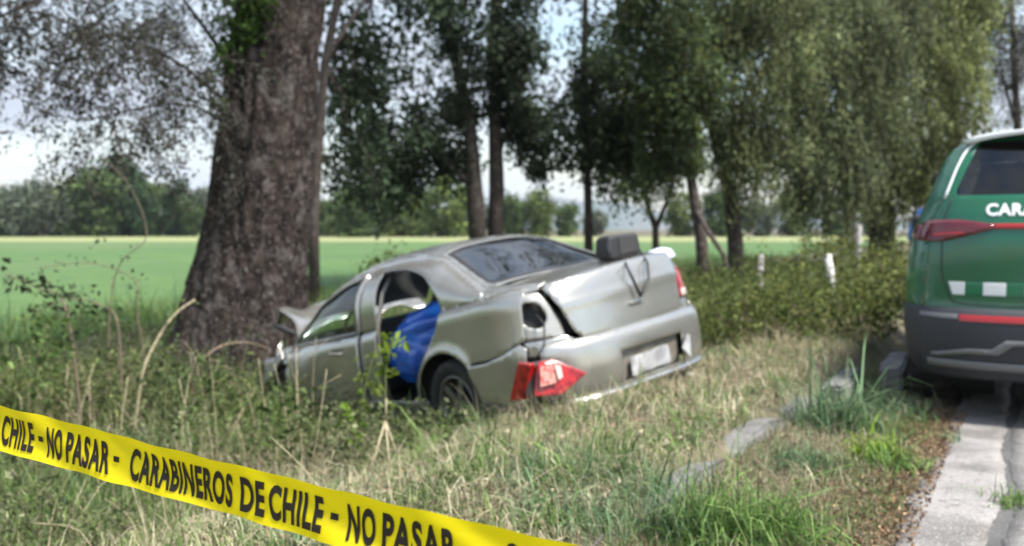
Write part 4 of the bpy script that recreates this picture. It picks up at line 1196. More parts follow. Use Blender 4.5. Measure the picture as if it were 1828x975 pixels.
V_, Q_ = blob((.56, .34, .80), (.46, .36, .20), 3, .16, 90); link('upper_fold', mesh_np('upper_fold', V_, Q_[:, ::-1], smooth=True), 'tarp_blue', tp_)
V_, Q_ = blob((.72, .58, .66), (.34, .16, .22), 8, .18, 80); link('hanging_fold', mesh_np('hanging_fold', V_, Q_[:, ::-1], smooth=True), 'tarp_blue', tp_)

# black housing with two straps left on the boot lid, sheet of paper beside it
def lidpt(px, py, xv=-.86): return carpt(px, py, 0, xv)
bh = thing('black_housing', 'black boxy plastic housing on the boot lid with two dangling straps', 'housing'); bh.matrix_world = CM
c0 = [lidpt(1087, 420), lidpt(1140, 414), lidpt(1147, 450), lidpt(1138, 458), lidpt(1092, 464), lidpt(1086, 450)]
k = len(c0); back = [p + Vector((.15, -.01, 0)) for p in c0]
mb = MB(); mb.add(c0 + back, [tuple(range(k))[::-1], tuple(range(k, 2 * k))] + [(i, (i + 1) % k, k + (i + 1) % k, k + i) for i in range(k)])
mb.build('case', 'black_plastic', bh, bevel=.034, seg=4)
ci = [lidpt(1093 + (px - 1093) * .86 + 4, py) for px, py in ((1100, 424), (1136, 420), (1140, 448), (1104, 454))]
mb = MB(); mb.add([p + Vector((-.006, 0, 0)) for p in ci], [(3, 2, 1, 0)]); o = mb.build('face', 'dark_trim', bh); md = o.modifiers.new('s', 'SOLIDIFY'); md.thickness = .01
for pth in ([(1112, 460, -.90), (1120, 478, -1.035), (1132, 503, -1.045), (1143, 528, -1.05)], [(1143, 448, -.88), (1156, 470, -1.03), (1158, 497, -1.05), (1150, 518, -1.055), (1143, 528, -1.055)]):
    mb = MB(); mb.tube([carpt(px, py, 0, xv) for px, py, xv in pth], .010, seg=6, squash=.6); mb.build('strap', 'black_plastic', bh)
mat('paper', (.66, .68, .76), .8, noise=(9, (.45, .48, .62), .5, .62, 4))
pp = MB(); cs = [(1160, 455), (1172, 444), (1186, 439), (1200, 441), (1208, 455), (1190, 462), (1172, 461)]
q0 = [lidpt(px, py + 3, -.88) for px, py in cs]; q1 = [p + Vector((.09, -.02, .004)) for p in q0]; k = len(q0)
pp.add(q0 + q1, [tuple(range(k))[::-1], tuple(range(k, 2 * k))] + [(i, (i + 1) % k, k + (i + 1) % k, k + i) for i in range(k)])
po = pp.build('crumpled_paper', 'paper', None, bevel=.012); po.matrix_world = CM
tag(po, 'crumpled white and blue paper lying on the right end of the boot', 'paper')
# ------------------------------------------------------------------ green police SUV
mat('police_green', (0.001, 0.095, 0.042), .22, spec=.5, coat=.7, noise=(4, (.002, .105, .047), .4, .7, 3))
mat('police_green_light', (0.006, 0.15, 0.065), .3, coat=.6)
mat('police_white', (0.78, 0.79, 0.79), .35, coat=.4)
mat('bumper_grey', (0.034, 0.036, 0.042), .55, bump=(140, .15, .002))
mat('diffuser_grey', (0.17, 0.17, 0.175), .45, metal=.3)
mat('lamp_dark_red', (0.11, 0.003, 0.008), .12, coat=1.0)
mat('lamp_red', (0.33, 0.008, 0.010), .18, coat=.8)
glass_mat('privacy_glass', (0.03, 0.034, 0.042), .3)
SH_ = R(29)
SUV_O = Vector((3.292, 5.183, 0.0))
suv = thing('police_suv', 'dark green police SUV parked on the road edge at the right', 'car', SUV_O, (0, 0, PI / 2 - SH_))
SM = Matrix.Translation(SUV_O) @ Matrix.Rotation(PI / 2 - SH_, 4, 'Z')
SY = table([(.1, .80), (.2, .88), (.32, .925), (.5, .945), (.75, .95), (.95, .935), (1.08, .905), (1.18, .872), (1.32, .825), (1.5, .76), (1.62, .70), (1.70, .60), (1.745, .45), (1.9, .40)], .02)
SL = table([(.1, .50), (.2, .56), (.30, .60), (.45, .625), (.56, .62), (.62, .585), (.72, .588), (.90, .592), (1.02, .590), (1.10, .575), (1.2, .545), (1.33, .49), (1.5, .38), (1.62, .285), (1.70, .20), (1.75, .10), (1.9, .1)], .02)
SX0 = .62; SP = 3.6; SLEN = 4.75
def sE(x, z):
    u = np.clip((SX0 - x) / SL(z), 0, .9999); v = np.clip((x - (SLEN - .8)) / (.8 + .35 * max(0, .9 - z) * 0 + .0), 0, .995)
    return (1 - u ** SP) ** (1 / SP) * (1 - .35 * v ** 2.5)
def sside(x, z, s=1, off=0): return (x, s * (SY(z) * sE(x, z) + off), z)
def srear(y, z, off=0):
    r_ = np.clip(abs(y) / SY(z), 0, .9999)
    return (SX0 - SL(z) * (1 - r_ ** SP) ** (1 / SP) - off, y, z)
sp = Panel()
K = .86
def kz(z): return K * SY(z)
zz = np.linspace(.60, 1.74, 40)
glass_out = round_poly([(kz(1.315) * .92, 1.315), (kz(1.66) * .93, 1.67), (-kz(1.66) * .93, 1.67), (-kz(1.315) * .92, 1.315)], .05)
tail_poly = [(kz(z), z) for z in zz] + [(-kz(z), z) for z in zz[::-1]]
sp.add(tail_poly, lambda y, z: srear(y, z), (-1, 0, .3), holes=[glass_out], step=.035)
sxe = lambda z: srear(kz(z), z)[0]
def shood(x): return np.interp(x, [0, 3.3, 3.6, 4.3, 4.75], [1.1, 1.1, 1.06, .98, .78])
wins = round_poly([(.62, 1.16), (.80, 1.50), (2.6, 1.52), (3.35, 1.14)], .06)
for s in (1, -1):
    a_ = [(x, z) for x, z in [(.40 * math.cos(a), .36 + .40 * math.sin(a)) for a in np.linspace(0, PI, 18)]]
    low_p = [(sxe(z), z) for z in np.linspace(.60, 1.12, 12)] + [(x, 1.12) for x in np.linspace(.4, 3.4, 18)] + [(3.7, 1.07), (4.3, .98), (4.70, .80), (4.72, .30)] + [(3.83 + p[0], p[1]) for p in a_] + [(3.4, .30), (1.45, .30)] + [(1.05 + p[0], p[1]) for p in a_] + [(.62, .45), (.60, .60)]
    sp.add(low_p, lambda x, z, s=s: sside(x, z, s), (0, s, 0), step=.07)
    up_p = [(x, 1.12) for x in np.linspace(3.4, .30, 18)] + [(sxe(z), z) for z in np.linspace(1.12, 1.70, 14)][1:] + [(x, 1.70) for x in np.linspace(.7, 2.3, 9)] + [(2.75, 1.60)]
    sp.add(up_p, lambda x, z, s=s: sside(x, z, s), (0, s, .2), holes=[wins], step=.06)
sbody = sp.build('body', 'police_green', suv, thick=.01)
for s in (1, -1):
    g = Panel(); g.add(wins, lambda x, z, s=s: sside(x, z, s, -.006), (0, s, .2), step=.1); g.build('side_window', 'privacy_glass', suv, thick=0)
g = Panel(); g.add(glass_out, lambda y, z: srear(y, z, -.004), (-1, 0, .4), step=.05); g.build('rear_window', 'privacy_glass', suv, thick=0)
# white roof skin, pillars edges, roof rails and spoiler
rf = Panel()
rf.add([(.48, -.56), (.48, .56), (.8, .60), (2.3, .58), (2.75, .50), (2.75, -.50), (2.3, -.58), (.8, -.60)], lambda x, y: (x, y, 1.765 - .05 * (abs(y) / .6) ** 2.5 - .02 * ((x - 1.4) / 1.2) ** 2), (0, 0, 1), step=.1)
rf.build('roof', 'police_white', suv, thick=.03)
spl = Panel(); spl.add([(.30, -.60), (.30, .60), (.52, .62), (.52, -.62)], lambda x, y: (x + .10 * (abs(y) / .6) ** 3, y, 1.745 - .05 * (abs(y) / .6) ** 2.5 - .10 * max(0, .40 - x)), (0, 0, 1), step=.05); spl.build('spoiler', 'police_white', suv, thick=.03)
for s in (1, -1):
    m = MB(); m.tube([(.56, s * .585, 1.725), (.74, s * .60, 1.752), (1.4, s * .605, 1.765), (2.3, s * .59, 1.752), (2.6, s * .55, 1.71)], .014, seg=8); m.build('roof_rail', 'chrome', suv)
    pz = np.linspace(1.30, 1.70, 12); pst = [srear(s * kz(z) * .985, z, .006) for z in pz]
    m = MB(); m.tube(pst, .010, seg=6, squash=.6); m.build('window_edge_trim', 'police_white', suv)
ws_ = Panel(); ws_.add([(2.75, -.55), (2.75, .55), (3.45, .74), (3.45, -.74)], lambda x, y: (x, y, 1.70 - (x - 2.72) * .80), (.6, 0, 1), step=.15); ws_.build('windscreen', 'privacy_glass', suv, thick=0)
hd_ = Panel(); hd_.add([(3.42, -.78), (3.42, .78), (4.3, .72), (4.66, .55), (4.66, -.55), (4.3, -.72)], lambda x, y: (x, y, float(shood(x)) + .05 - .04 * (abs(y) / .7) ** 2), (0, 0, 1), step=.12); hd_.build('bonnet', 'police_green', suv, thick=.02)
fr_ = Panel(); fr_.add([(-.72, .28), (.72, .28), (.68, .82), (-.68, .82)], lambda y, z: (4.74 - .10 * (abs(y) / .7) ** 3, y, z), (1, 0, 0), step=.15); fr_.build('front_bumper', 'bumper_grey', suv, thick=.02)
# tail lamps: tall tapering cluster running into a thin full-width bar
def suvpt(px, py, xv=.05):
    M = SM.inverted(); o_ = M @ Vector((0, 0, CAM_H)); d_ = (M @ at(px, py, 5.0)) - o_
    t = (xv - o_[0]) / d_[0]; return o_ + d_ * t
for s in (1, -1):
    lp2 = [(s * .84, 1.03), (s * .85, 1.125), (s * .80, 1.16), (s * .62, 1.165), (s * .42, 1.135), (s * .42, 1.105), (s * .58, 1.06), (s * .72, 1.025)]
    g = Panel(); g.add(lp2, lambda y, z: srear(y, z, .012), (-1, 0, 0), step=.025); lo2 = g.build('taillight', 'lamp_dark_red', suv, thick=.02)
    sl2 = [(srear(.83, 1.05)[0], 1.035), (srear(.83, 1.12)[0], 1.13), (.42, 1.135), (.50, 1.10), (.42, 1.05)]
    g = Panel(); g.add(sl2, lambda x, z, s=s: sside(x, z, s, .010), (0, s, 0), step=.03); g.build('side_lens', 'lamp_dark_red', lo2, thick=.015)
    g = Panel(); g.add([(s * .76, 1.055), (s * .77, 1.075), (s * .60, 1.085), (s * .58, 1.075)], lambda y, z: srear(y, z, .017), (-1, 0, 0), step=.03); g.build('lamp_strip', 'lamp_red', lo2, thick=.006)
g = Panel(); g.add([(-.43, 1.107), (-.43, 1.137), (.43, 1.137), (.43, 1.107)], lambda y, z: srear(y, z, .010), (-1, 0, 0), step=.04); g.build('light_bar', 'lamp_red', suv, thick=.012)
# tailgate seam
sm_pts = [(.66, 1.30), (.70, 1.16), (.71, 1.0), (.70, .80), (.66, .70), (.58, .64), (0, .63)]
for s in (1, -1):
    m = MB(); m.tube([srear(s * y, z, .001) for y, z in curve(sm_pts, 6)], .0045, seg=5); m.build('tailgate_seam', 'black_plastic', suv)
# lighter band with white blocks
g = Panel(); g.add([(-.66, .695), (-.66, .775), (.66, .775), (.66, .695)], lambda y, z: srear(y, z, .003), (-1, 0, 0), step=.04); bandp = g.build('livery_band', 'police_green_light', suv, thick=.002)
def yloc(px, py): return suvpt(px, py, .04).y
for a, b in ((1694, 1722), (1755, 1796), (1830, 1872), (1906, 1950), (1985, 2032)):
    y0, y1 = yloc(a, 510), yloc(b, 510)
    pts_ = [(y0, .695), (y0, .775), (y1, .775), (y1, .695)]
    if a == 1694: pts_ = [(y0 - .02, .695), (y0 + .005, .775), (y1, .775), (y1, .695)]
    g = Panel(); g.add(pts_, lambda y, z: srear(y, z, .007), (-1, 0, 0), step=.04); g.build('white_block', 'police_white', suv, thick=.002)
# lettering
def text_mesh(txt, bold=.0, spacing=1.0):
    cu = bpy.data.curves.new('t', 'FONT'); cu.body = txt; cu.fill_mode = 'FRONT'; cu.offset = bold; cu.space_character = spacing; cu.resolution_u = 4
    ob = bpy.data.objects.new('t', cu); COL.objects.link(ob)
    dg = bpy.context.evaluated_depsgraph_get(); me = bpy.data.meshes.new_from_object(ob.evaluated_get(dg))
    bpy.data.objects.remove(ob); 
    V = np.array([tuple(v.co) for v in me.vertices]); Fs = [tuple(p.vertices) for p in me.polygons]
    bpy.data.meshes.remove(me)
    return V[:, :2], Fs
def letters(name, txt, u0, u1, v0, v1, fn, m, parent, bold=.02, spacing=1.0, thick=.0015):
    V, Fs = text_mesh(txt, bold, spacing)
    lo, hi = V.min(0), V.max(0)
    bm = bmesh.new(); vs_ = [bm.verts.new((v[0], v[1], 0)) for v in V]
    for f_ in Fs:
        try: bm.faces.new([vs_[k_] for k_ in f_])
        except ValueError: pass
    bmesh.ops.triangulate(bm, faces=bm.faces[:])
    for lim in (.30, .15, .09):
        es = [e for e in bm.edges if e.calc_length() > lim]
        if es: bmesh.ops.subdivide_edges(bm, edges=es, cuts=1)
        bmesh.ops.triangulate(bm, faces=bm.faces[:])
    for v in bm.verts: v.co = Vector(fn(u0 + (u1 - u0) * (v.co.x - lo[0]) / (hi[0] - lo[0]), v0 + (v1 - v0) * (v.co.y - lo[1]) / (hi[1] - lo[1])))
    me = bpy.data.meshes.new(name); bm.to_mesh(me); bm.free(); me.update()
    return link(name, me, m, parent)
y0 = yloc(1760, 380); yw = .66
letters('lettering', 'CARABINEROS', y0, y0 - yw, 1.185, 1.262, lambda y, z: srear(y, z, .006), 'police_white', suv, bold=.035, spacing=1.05)
# bumper
SB = table([(.1, .53), (.18, .60), (.26, .635), (.40, .655), (.52, .655), (.58, .64), (.615, .60)], .015)
def sb_r(y, z, off=0):
    r_ = np.clip(abs(y) / (SY(z) + .012), 0, .9999); return (SX0 - SB(z) * (1 - r_ ** SP) ** (1 / SP) - off, y, z)
def sb_s(x, z, s, off=0):
    u = np.clip((SX0 - x) / SB(z), 0, .9999); return (x, s * ((SY(z) + .010) * (1 - u ** SP) ** (1 / SP) + off), z)
g = Panel(); g.add([(-.81, .17), (-.81, .615), (.81, .615), (.81, .17)], lambda y, z: sb_r(y, z), (-1, 0, 0), step=.04)
for s in (1, -1):
    g.add([(sb_r(.81, z)[0], z) for z in np.linspace(.17, .615, 16)] + [(.58, .60), (.66, .40), (.62, .17)], lambda x, z, s=s: sb_s(x, z, s), (0, s, 0), step=.04)
bo2 = g.build('rear_bumper', 'bumper_grey', suv, thick=.01)
g = Panel(); g.add([(-.60, .535), (-.60, .575), (.60, .575), (.60, .535)], lambda y, z: sb_r(y, z, .006), (-1, 0, 0), step=.04); g.build('reflector_strip', 'lamp_red', bo2, thick=.004)
for s in (1, -1):
    g = Panel(); g.add([(s * .61, .545), (s * .61, .575), (s * .83, .580), (s * .83, .555)], lambda y, z: sb_r(y, z, .005), (-1, 0, 0), step=.04); g.build('fog_lamp', 'diffuser_grey', bo2, thick=.004)
dz_ = [(.74, .33), (.58, .375), (.44, .375), (.36, .435), (-.36, .435), (-.44, .375), (-.58, .375), (-.74, .33), (-.74, .30), (-.60, .335), (-.40, .335), (-.30, .30), (.30, .30), (.40, .335), (.60, .335), (.74, .30)]
g = Panel(); g.add([(.76, .325), (.55, .365), (.42, .368), (.34, .43), (-.34, .43), (-.42, .368), (-.55, .365), (-.76, .325), (-.76, .30), (-.55, .335), (-.38, .335), (-.30, .40), (.30, .40), (.38, .335), (.55, .335), (.76, .30)], lambda y, z: sb_r(y, z, .012), (-1, 0, 0), step=.03); g.build('diffuser_trim', 'diffuser_grey', bo2, thick=.012)
g = Panel(); g.add([(-.78, .235), (-.78, .285), (.78, .285), (.78, .235)], lambda y, z: sb_r(y, z, .010), (-1, 0, 0), step=.04); g.build('skid_plate', 'diffuser_grey', bo2, thick=.012)
wheel(suv, 1.0, .80, 1, .37, .245, 5, drop=.12); wheel(suv, 1.0, -.80, -1, .37, .245, 5, drop=.12); wheel(suv, 3.8, .80, 1, .37, .245, 5, drop=.12); wheel(suv, 3.8, -.80, -1, .37, .245, 5, drop=.12)
m = MB(); m.box((2.3, 0, .30), (4.0, 1.5, .10)); m.build('underbody', 'dark_trim', suv)
m = MB(); m.box((2.2, 0, 1.0), (.7, 1.3, .6)); m.build('seats', 'seat_cloth', suv, bevel=.08)
for cx in (1.0, 3.8):
    for s in (1, -1):
        mb = MB(); mb.lathe([(.43, s * .12), (.43, -s * .3)], (cx, s * .70, .36), seg=24); mb.build('wheel_well', 'dark_trim', suv)
for s in (1, -1):
    mi = empty('wing_mirror'); mi.parent = suv
    m = MB(); m.box((3.05, s * 1.02, 1.16), (.12, .22, .16)); m.build('mirror_case', 'black_plastic', mi, bevel=.04)
    m = MB(); m.tube([(3.1, s * .86, 1.10), (3.08, s * .95, 1.12)], .025, seg=8); m.build('mirror_arm', 'black_plastic', mi)
# ------------------------------------------------------------------ person beside the police SUV
mat('skin', (0.42, 0.25, 0.17), .55)
mat('shirt_blue', (0.10, 0.24, 0.55), .8, noise=(20, (.07, .18, .45), .5, .7, 3))
mat('trousers', (0.03, 0.033, 0.05), .85)
mat('hair', (0.012, 0.011, 0.011), .6)
mat('shoe', (0.02, 0.02, 0.02), .5)
PX, PY_ = 4.50, 9.3
per = thing('person', 'person in light blue shirt standing behind the police car', 'person', (PX, PY_, gz(PX, PY_)), (0, 0, R(150)))
per.scale = (1.08, 1.08, 1.08)
def skinned(name, verts, edges, radii, m, parent, root=0, sub=2):
    me = bpy.data.meshes.new(name); me.from_pydata(verts, edges, []); me.update()
    o = link(name, me, m, parent)
    o.modifiers.new('skin', 'SKIN')
    for i, v in enumerate(me.skin_vertices[0].data):
        v.radius = radii[i] if hasattr(radii[i], '__len__') else (radii[i], radii[i]); v.use_root = (i == root)
    md = o.modifiers.new('sub', 'SUBSURF'); md.levels = sub; md.render_levels = sub
    md = o.modifiers.new('smooth', 'SMOOTH'); md.iterations = 2
    me.polygons.foreach_set('use_smooth', [True] * len(me.polygons))
    return o
# body faces -y (local); x to the figure's left
Vb = [(0, 0, .90), (0, 0, 1.05), (0, .01, 1.22), (0, .01, 1.33), (0, -.005, 1.40), (0, -.02, 1.46), (0, -.025, 1.53), (0, -.02, 1.60), (0, -.01, 1.635),
      (.15, .01, 1.32), (.24, .04, 1.12), (.27, -.10, .95), (.25, -.19, .93),
      (-.15, .01, 1.32), (-.25, .02, 1.10), (-.24, -.06, .88), (-.24, -.09, .79),
      (.09, 0, .84), (.10, -.01, .47), (.11, .02, .09), (.12, -.10, .04),
      (-.09, 0, .84), (-.10, -.01, .47), (-.11, .02, .09), (-.12, -.10, .04)]
Eb = [(0, 1), (1, 2), (2, 3), (3, 4), (4, 5), (5, 6), (6, 7), (7, 8), (3, 9), (9, 10), (10, 11), (11, 12), (3, 13), (13, 14), (14, 15), (15, 16), (0, 17), (17, 18), (18, 19), (19, 20), (0, 21), (21, 22), (22, 23), (23, 24)]
Rb = [(.15, .10), (.13, .10), (.15, .11), (.13, .095), .055, .065, .085, .085, .05, .06, .045, .035, .03, .06, .045, .035, .03, .09, .06, .045, .04, .09, .06, .045, .04]
skinned('body', Vb, Eb, Rb, 'skin', per)
skinned('shirt', [Vb[0], Vb[1], Vb[2], Vb[3], (0, 0, 1.39)], [(0, 1), (1, 2), (2, 3), (3, 4)], [(.165, .115), (.15, .115), (.165, .12), (.155, .105), .06], 'shirt_blue', per)
for s in (1, -1):
    skinned('sleeve', [(s * .10, .01, 1.335), (s * .16, .01, 1.31), (s * .245, .035, 1.11), (s * .262, -.03, 1.02)], [(0, 1), (1, 2), (2, 3)], [.06, .072, .058, .052], 'shirt_blue', per)
skinned('trousers', [Vb[i] for i in (0, 17, 18, 19, 21, 22, 23)] + [(0, 0, .97)], [(0, 1), (1, 2), (2, 3), (0, 4), (4, 5), (5, 6), (0, 7)], [(.165, .115), .10, .075, .06, .10, .075, .06, (.155, .11)], 'trousers', per)
for s in (1, -1):
    V_, Q_ = blob((s * .12, -.05, .045), (.05, .14, .05), 4, .03, 20); link('shoe', mesh_np('shoe', V_, Q_[:, ::-1], smooth=True), 'shoe', per)
V_, Q_ = blob((0, -.005, 1.595), (.105, .115, .105), 6, .03, 40); V_[:, 2] += np.where(V_[:, 1] < -.06, np.maximum(0, 1.62 - V_[:, 2]), 0); link('hair', mesh_np('hair', V_, Q_[:, ::-1], smooth=True), 'hair', per)
for s in (1, -1):
    m = MB(); m.lathe([(.001, -.004), (.010, -.003), (.011, 0), (.001, .004)], (s * .033, -.108, 1.545), seg=10); m.build('eye', 'dark_window', per)
    hx = (.25, -.19, .93) if s > 0 else (-.24, -.09, .79)
    dirv = Vector((0, -.9, -.35)) if s > 0 else Vector((0, -.3, -1)); side = Vector((1, 0, 0)); dirv.normalize()
    m = MB(); c = Vector(hx)
    m.tube([c, c + dirv * .05, c + dirv * .09], [.026, .036, .034], seg=8, squash=.55); m.build('palm', 'skin', per)
    for i, (q, ln) in enumerate(((-.028, .060), (-.010, .072), (.010, .068), (.027, .052))):
        b0 = c + dirv * .085 + side * q; cv = Vector((0, .35, -.6)) if s > 0 else Vector((0, -.6, .1))
        m = MB(); m.tube([b0, b0 + dirv * ln * .5 + cv * .008, b0 + dirv * ln + cv * .03], [.0095, .009, .007], seg=6); m.build('finger', 'skin', per)
    b0 = c + dirv * .03 - side * s * .03
    m = MB(); m.tube([b0, b0 + dirv * .03 - side * s * .02, b0 + dirv * .06 - side * s * .022], [.012, .010, .008], seg=6); m.build('thumb', 'skin', per)

# ------------------------------------------------------------------ barrier tape across the foreground
mat('tape_yellow', (0.94, 0.76, 0.002), .42, spec=.4, noise=(6, (.94, .77, .004), .4, .6, 3), trans=.18)
mat('tape_black', (0.018, 0.012, 0.008), .5)
tape = thing('barrier_tape', 'yellow plastic barrier tape with black lettering stretched across the foreground', 'tape')
TW = .0755
KEY = [(-420, 655, 1.72), (0, 762, 1.457), (284, 838.5, 1.32), (520, 900.5, 1.19), (900, 999, 1.045), (1400, 1115, .90)]
kp = [at(u, v, d) for u, v, d in KEY]
ku = np.array([k[0] for k in KEY], float)
us_ = np.linspace(ku[0], ku[-1], 420)
def interp_smooth(vals):
    # quadratic-ish fit keeps the sag smooth
    return np.polyval(np.polyfit(ku, vals, 3), us_)
TX = interp_smooth([p.x for p in kp]); TY = interp_smooth([p.y for p in kp]); TZ = interp_smooth([p.z for p in kp])
CL = np.stack([TX, TY, TZ], 1)
AL = np.concatenate([[0], np.cumsum(np.linalg.norm(np.diff(CL, axis=0), axis=1))])
TG = unit(np.gradient(CL, axis=0))
FRONT = unit(np.cross(TG, np.array([0, 0, 1.0])) * -1.0)
FRONT = np.where(FRONT[:, 1:2] > 0, -FRONT, FRONT)
def tape_pt(a, v, off=0):
    """a: length along the tape, v: -0.5..0.5 across; gentle twist and ripples"""
    c = np.array([np.interp(a, AL, CL[:, k]) for k in range(3)])
    tg = np.array([np.interp(a, AL, TG[:, k]) for k in range(3)]); fr = np.array([np.interp(a, AL, FRONT[:, k]) for k in range(3)])
    up = np.cross(fr, tg); up = up / np.linalg.norm(up); up = up if up[2] > 0 else -up
    rip = .0016 * math.sin(a * 17 + 5 * v) + .0012 * math.sin(a * 41 + 9 * v) + .004 * v * math.sin(a * 6 + 1) + .004 * (4 * v * v)
    ev = .0008 * math.sin(a * 60) * (abs(v) * 2) ** 4
    return c + up * (v * TW + ev) + fr * (off + rip)
AN = np.linspace(AL[0], AL[-1], 520); VN = np.linspace(-.5, .5, 9)
V_ = np.array([tape_pt(a, v) for a in AN for v in VN]); i = np.arange(519)[:, None] * 9 + np.arange(8)[None, :]
Q_ = np.stack([i, i + 9, i + 10, i + 1], -1).reshape(-1, 4)
link('strip', mesh_np('strip', V_, Q_, smooth=True), 'tape_yellow', tape)
def a_of(px): return float(np.interp(px, us_, AL))
WORDS = [('CARABINEROS', -186, -48), ('DE', -36, -4), ('CHILE', 4, 61), ('-', 69, 78), ('NO', 86, 114), ('PASAR', 121, 198), ('-', 204, 214), ('CARABINEROS', 234, 418), ('DE', 432, 475), ('CHILE', 483, 578), ('-', 590, 604), ('NO', 622, 672), ('PASAR', 684, 818), ('-', 838, 856), ('CARABINEROS', 897, 1210)]
for w, a, b in WORDS:
    v0, v1 = (-.37, .30) if w != '-' else (-.08, .04)
    letters('lettering', w, a_of(a), a_of(b), v0, v1, lambda u, v: tape_pt(u, v, .0014), 'tape_black', tape, bold=.038, spacing=1.12)
# ------------------------------------------------------------------ grasses, weeds, litter
def blades(name, n, xy, h, w, col, lean=.5, seed=1, curl=.35, base=None, var=.25, mix=None):
    """xy: (n,2) roots; each blade a bent tapering strip of its own height, lean and tone"""
    r_ = np.random.default_rng(seed)
    x, y = xy[:, 0], xy[:, 1]
    z = ground_z(x, y) - .01 if base is None else base
    hh = h * r_.lognormal(0, .35, n)
    az = r_.uniform(0, 2 * PI, n)
    le = np.abs(r_.normal(lean, lean * .5, n))
    dx, dy = np.cos(az), np.sin(az)
    ww = w * r_.uniform(.6, 1.4, n)
    rot = az + PI / 2 + r_.uniform(-.8, .8, n); wx, wy = np.cos(rot), np.sin(rot)
    rows = []
    for k, wk in ((0, 1.0), (.4, .85), (.75, .55), (1.0, 0.0)):
        th = le * (k * .75) + curl * le * k * k
        rad = hh * k
        cx = x + dx * rad * np.sin(th); cy = y + dy * rad * np.sin(th); cz = z + rad * np.cos(th)
        if wk > 0: rows += [np.stack([cx + wx * ww * wk * .5, cy + wy * ww * wk * .5, cz], 1), np.stack([cx - wx * ww * wk * .5, cy - wy * ww * wk * .5, cz], 1)]
        else: rows += [np.stack([cx, cy, cz], 1)]
    V = np.stack(rows, 1).reshape(-1, 3)
    i = np.arange(n)[:, None] * 7
    Qd = np.concatenate([np.concatenate([i, i + 1, i + 3, i + 2], 1), np.concatenate([i + 2, i + 3, i + 5, i + 4], 1)], 0)
    T = np.concatenate([i + 4, i + 5, i + 6], 1)
    c = np.array(col)[None, :] * np.exp(r_.normal(0, var, n))[:, None] if np.ndim(col) == 1 else col * np.exp(r_.normal(0, var, n))[:, None]
    return mesh_np(name, V, Qd, T, np.repeat(c, 7, 0))

def scatter_st(n, s0, s1, t0, t1, seed, dens=None):
    r_ = np.random.default_rng(seed); out = []
    tot = 0
    while tot < n:
        s = r_.uniform(s0, s1, n); t = r_.uniform(t0, t1, n)
        x, y = st2xy(s, t)
        k = (y > 1.9) & (np.abs(x) < .62 * y + .6)
        if dens is not None: k &= r_.random(n) < dens(x, y, s, t)
        k &= ~car_mask(x, y)
        out.append(np.stack([x[k], y[k]], 1)); tot += int(k.sum())
    return np.concatenate(out)[:n]
CMI = np.array(CM.inverted())
def car_mask(x, y):
    """roots under the wreck, the SUV wheels or the big trunk are skipped"""
    z = ground_z(x, y); Pq = np.stack([x, y, z, np.ones_like(x)], 1) @ CMI.T
    a = (Pq[:, 0] > -.80) & (Pq[:, 0] < 3.1) & (np.abs(Pq[:, 1]) < .74)
    b = np.hypot(x - BT.x, y - BT.y) < .62
    SI = np.array(SM.inverted()); Pv = np.stack([x, y, z, np.ones_like(x)], 1) @ SI.T
    c = (Pv[:, 0] > .45) & (Pv[:, 0] < 4.6) & (np.abs(Pv[:, 1]) < .98)
    return a | b | c
def patchy(x, y, f=1.0, ph=0.0):
    return .5 + .5 * np.sin(f * 2.1 * x + 1.3 * np.sin(f * 1.7 * y + ph)) * np.cos(f * 1.9 * y + .7 * np.sin(f * 2.6 * x + ph))
def near(x, y, s, t): return np.clip(6.5 / np.maximum(y, 2.5), .15, 1.3) / 1.3
def stuff(name, me, m, label, cat='grass'):
    o = link(name, me, m); return tag(o, label, cat, kind='stuff')
def mixcols(n, cols, wts, seed):
    r_ = np.random.default_rng(seed); return np.array(cols)[r_.choice(len(cols), n, p=np.array(wts) / sum(wts))]

GREENS = [(0.10, 0.17, 0.04), (0.14, 0.215, 0.055), (0.075, 0.135, 0.035), (0.17, 0.20, 0.075), (0.10, 0.175, 0.08)]
STRAW = [(0.37, 0.33, 0.21), (0.30, 0.26, 0.165), (0.46, 0.42, 0.29), (0.22, 0.18, 0.115)]
# verge: short grass in clumps, each clump with its own height and tone, and cut straw
nc = 1500
cxy = scatter_st(nc, 1.30, 3.7, -1, 12, 21, lambda x, y, s, t: near(x, y, s, t))
csel = rng.integers(0, nc, 60000); n = len(csel)
csz = rng.gamma(2.2, .02, nc) + .012; ch = rng.lognormal(0, .38, nc)
xy = cxy[csel] + rng.normal(size=(n, 2)) * csz[csel][:, None]
gm = (patchy(cxy[:, 0], cxy[:, 1], .9, 1.0) + rng.normal(0, .26, nc) > .18)
ccol = np.where(gm[:, None], mixcols(nc, GREENS, [3, 3, 2, 2, 2], 1), mixcols(nc, STRAW, [3, 3, 2, 2], 2)) * np.exp(rng.normal(0, .18, nc))[:, None]
col = np.where((rng.random(n) < .16)[:, None], mixcols(n, STRAW, [3, 3, 2, 2], 12), ccol[csel])
stuff('verge_grass', blades('verge_grass', n, xy, .080 * ch[csel], .0062, col * 1.12, 1.05, 31), 'blade', 'short mixed green and dry grass on the verge in front of the car')
# straw litter lying flat
n = 30000
xy = scatter_st(n, 1.25, 4.2, -1, 11, 22, lambda x, y, s, t: near(x, y, s, t))
stuff('straw_litter', blades('straw_litter', n, xy, .13, .0038, mixcols(n, STRAW, [3, 2, 5, 1], 3), 1.75, 32, curl=.1), 'dry', 'flattened dry straw littering the verge')
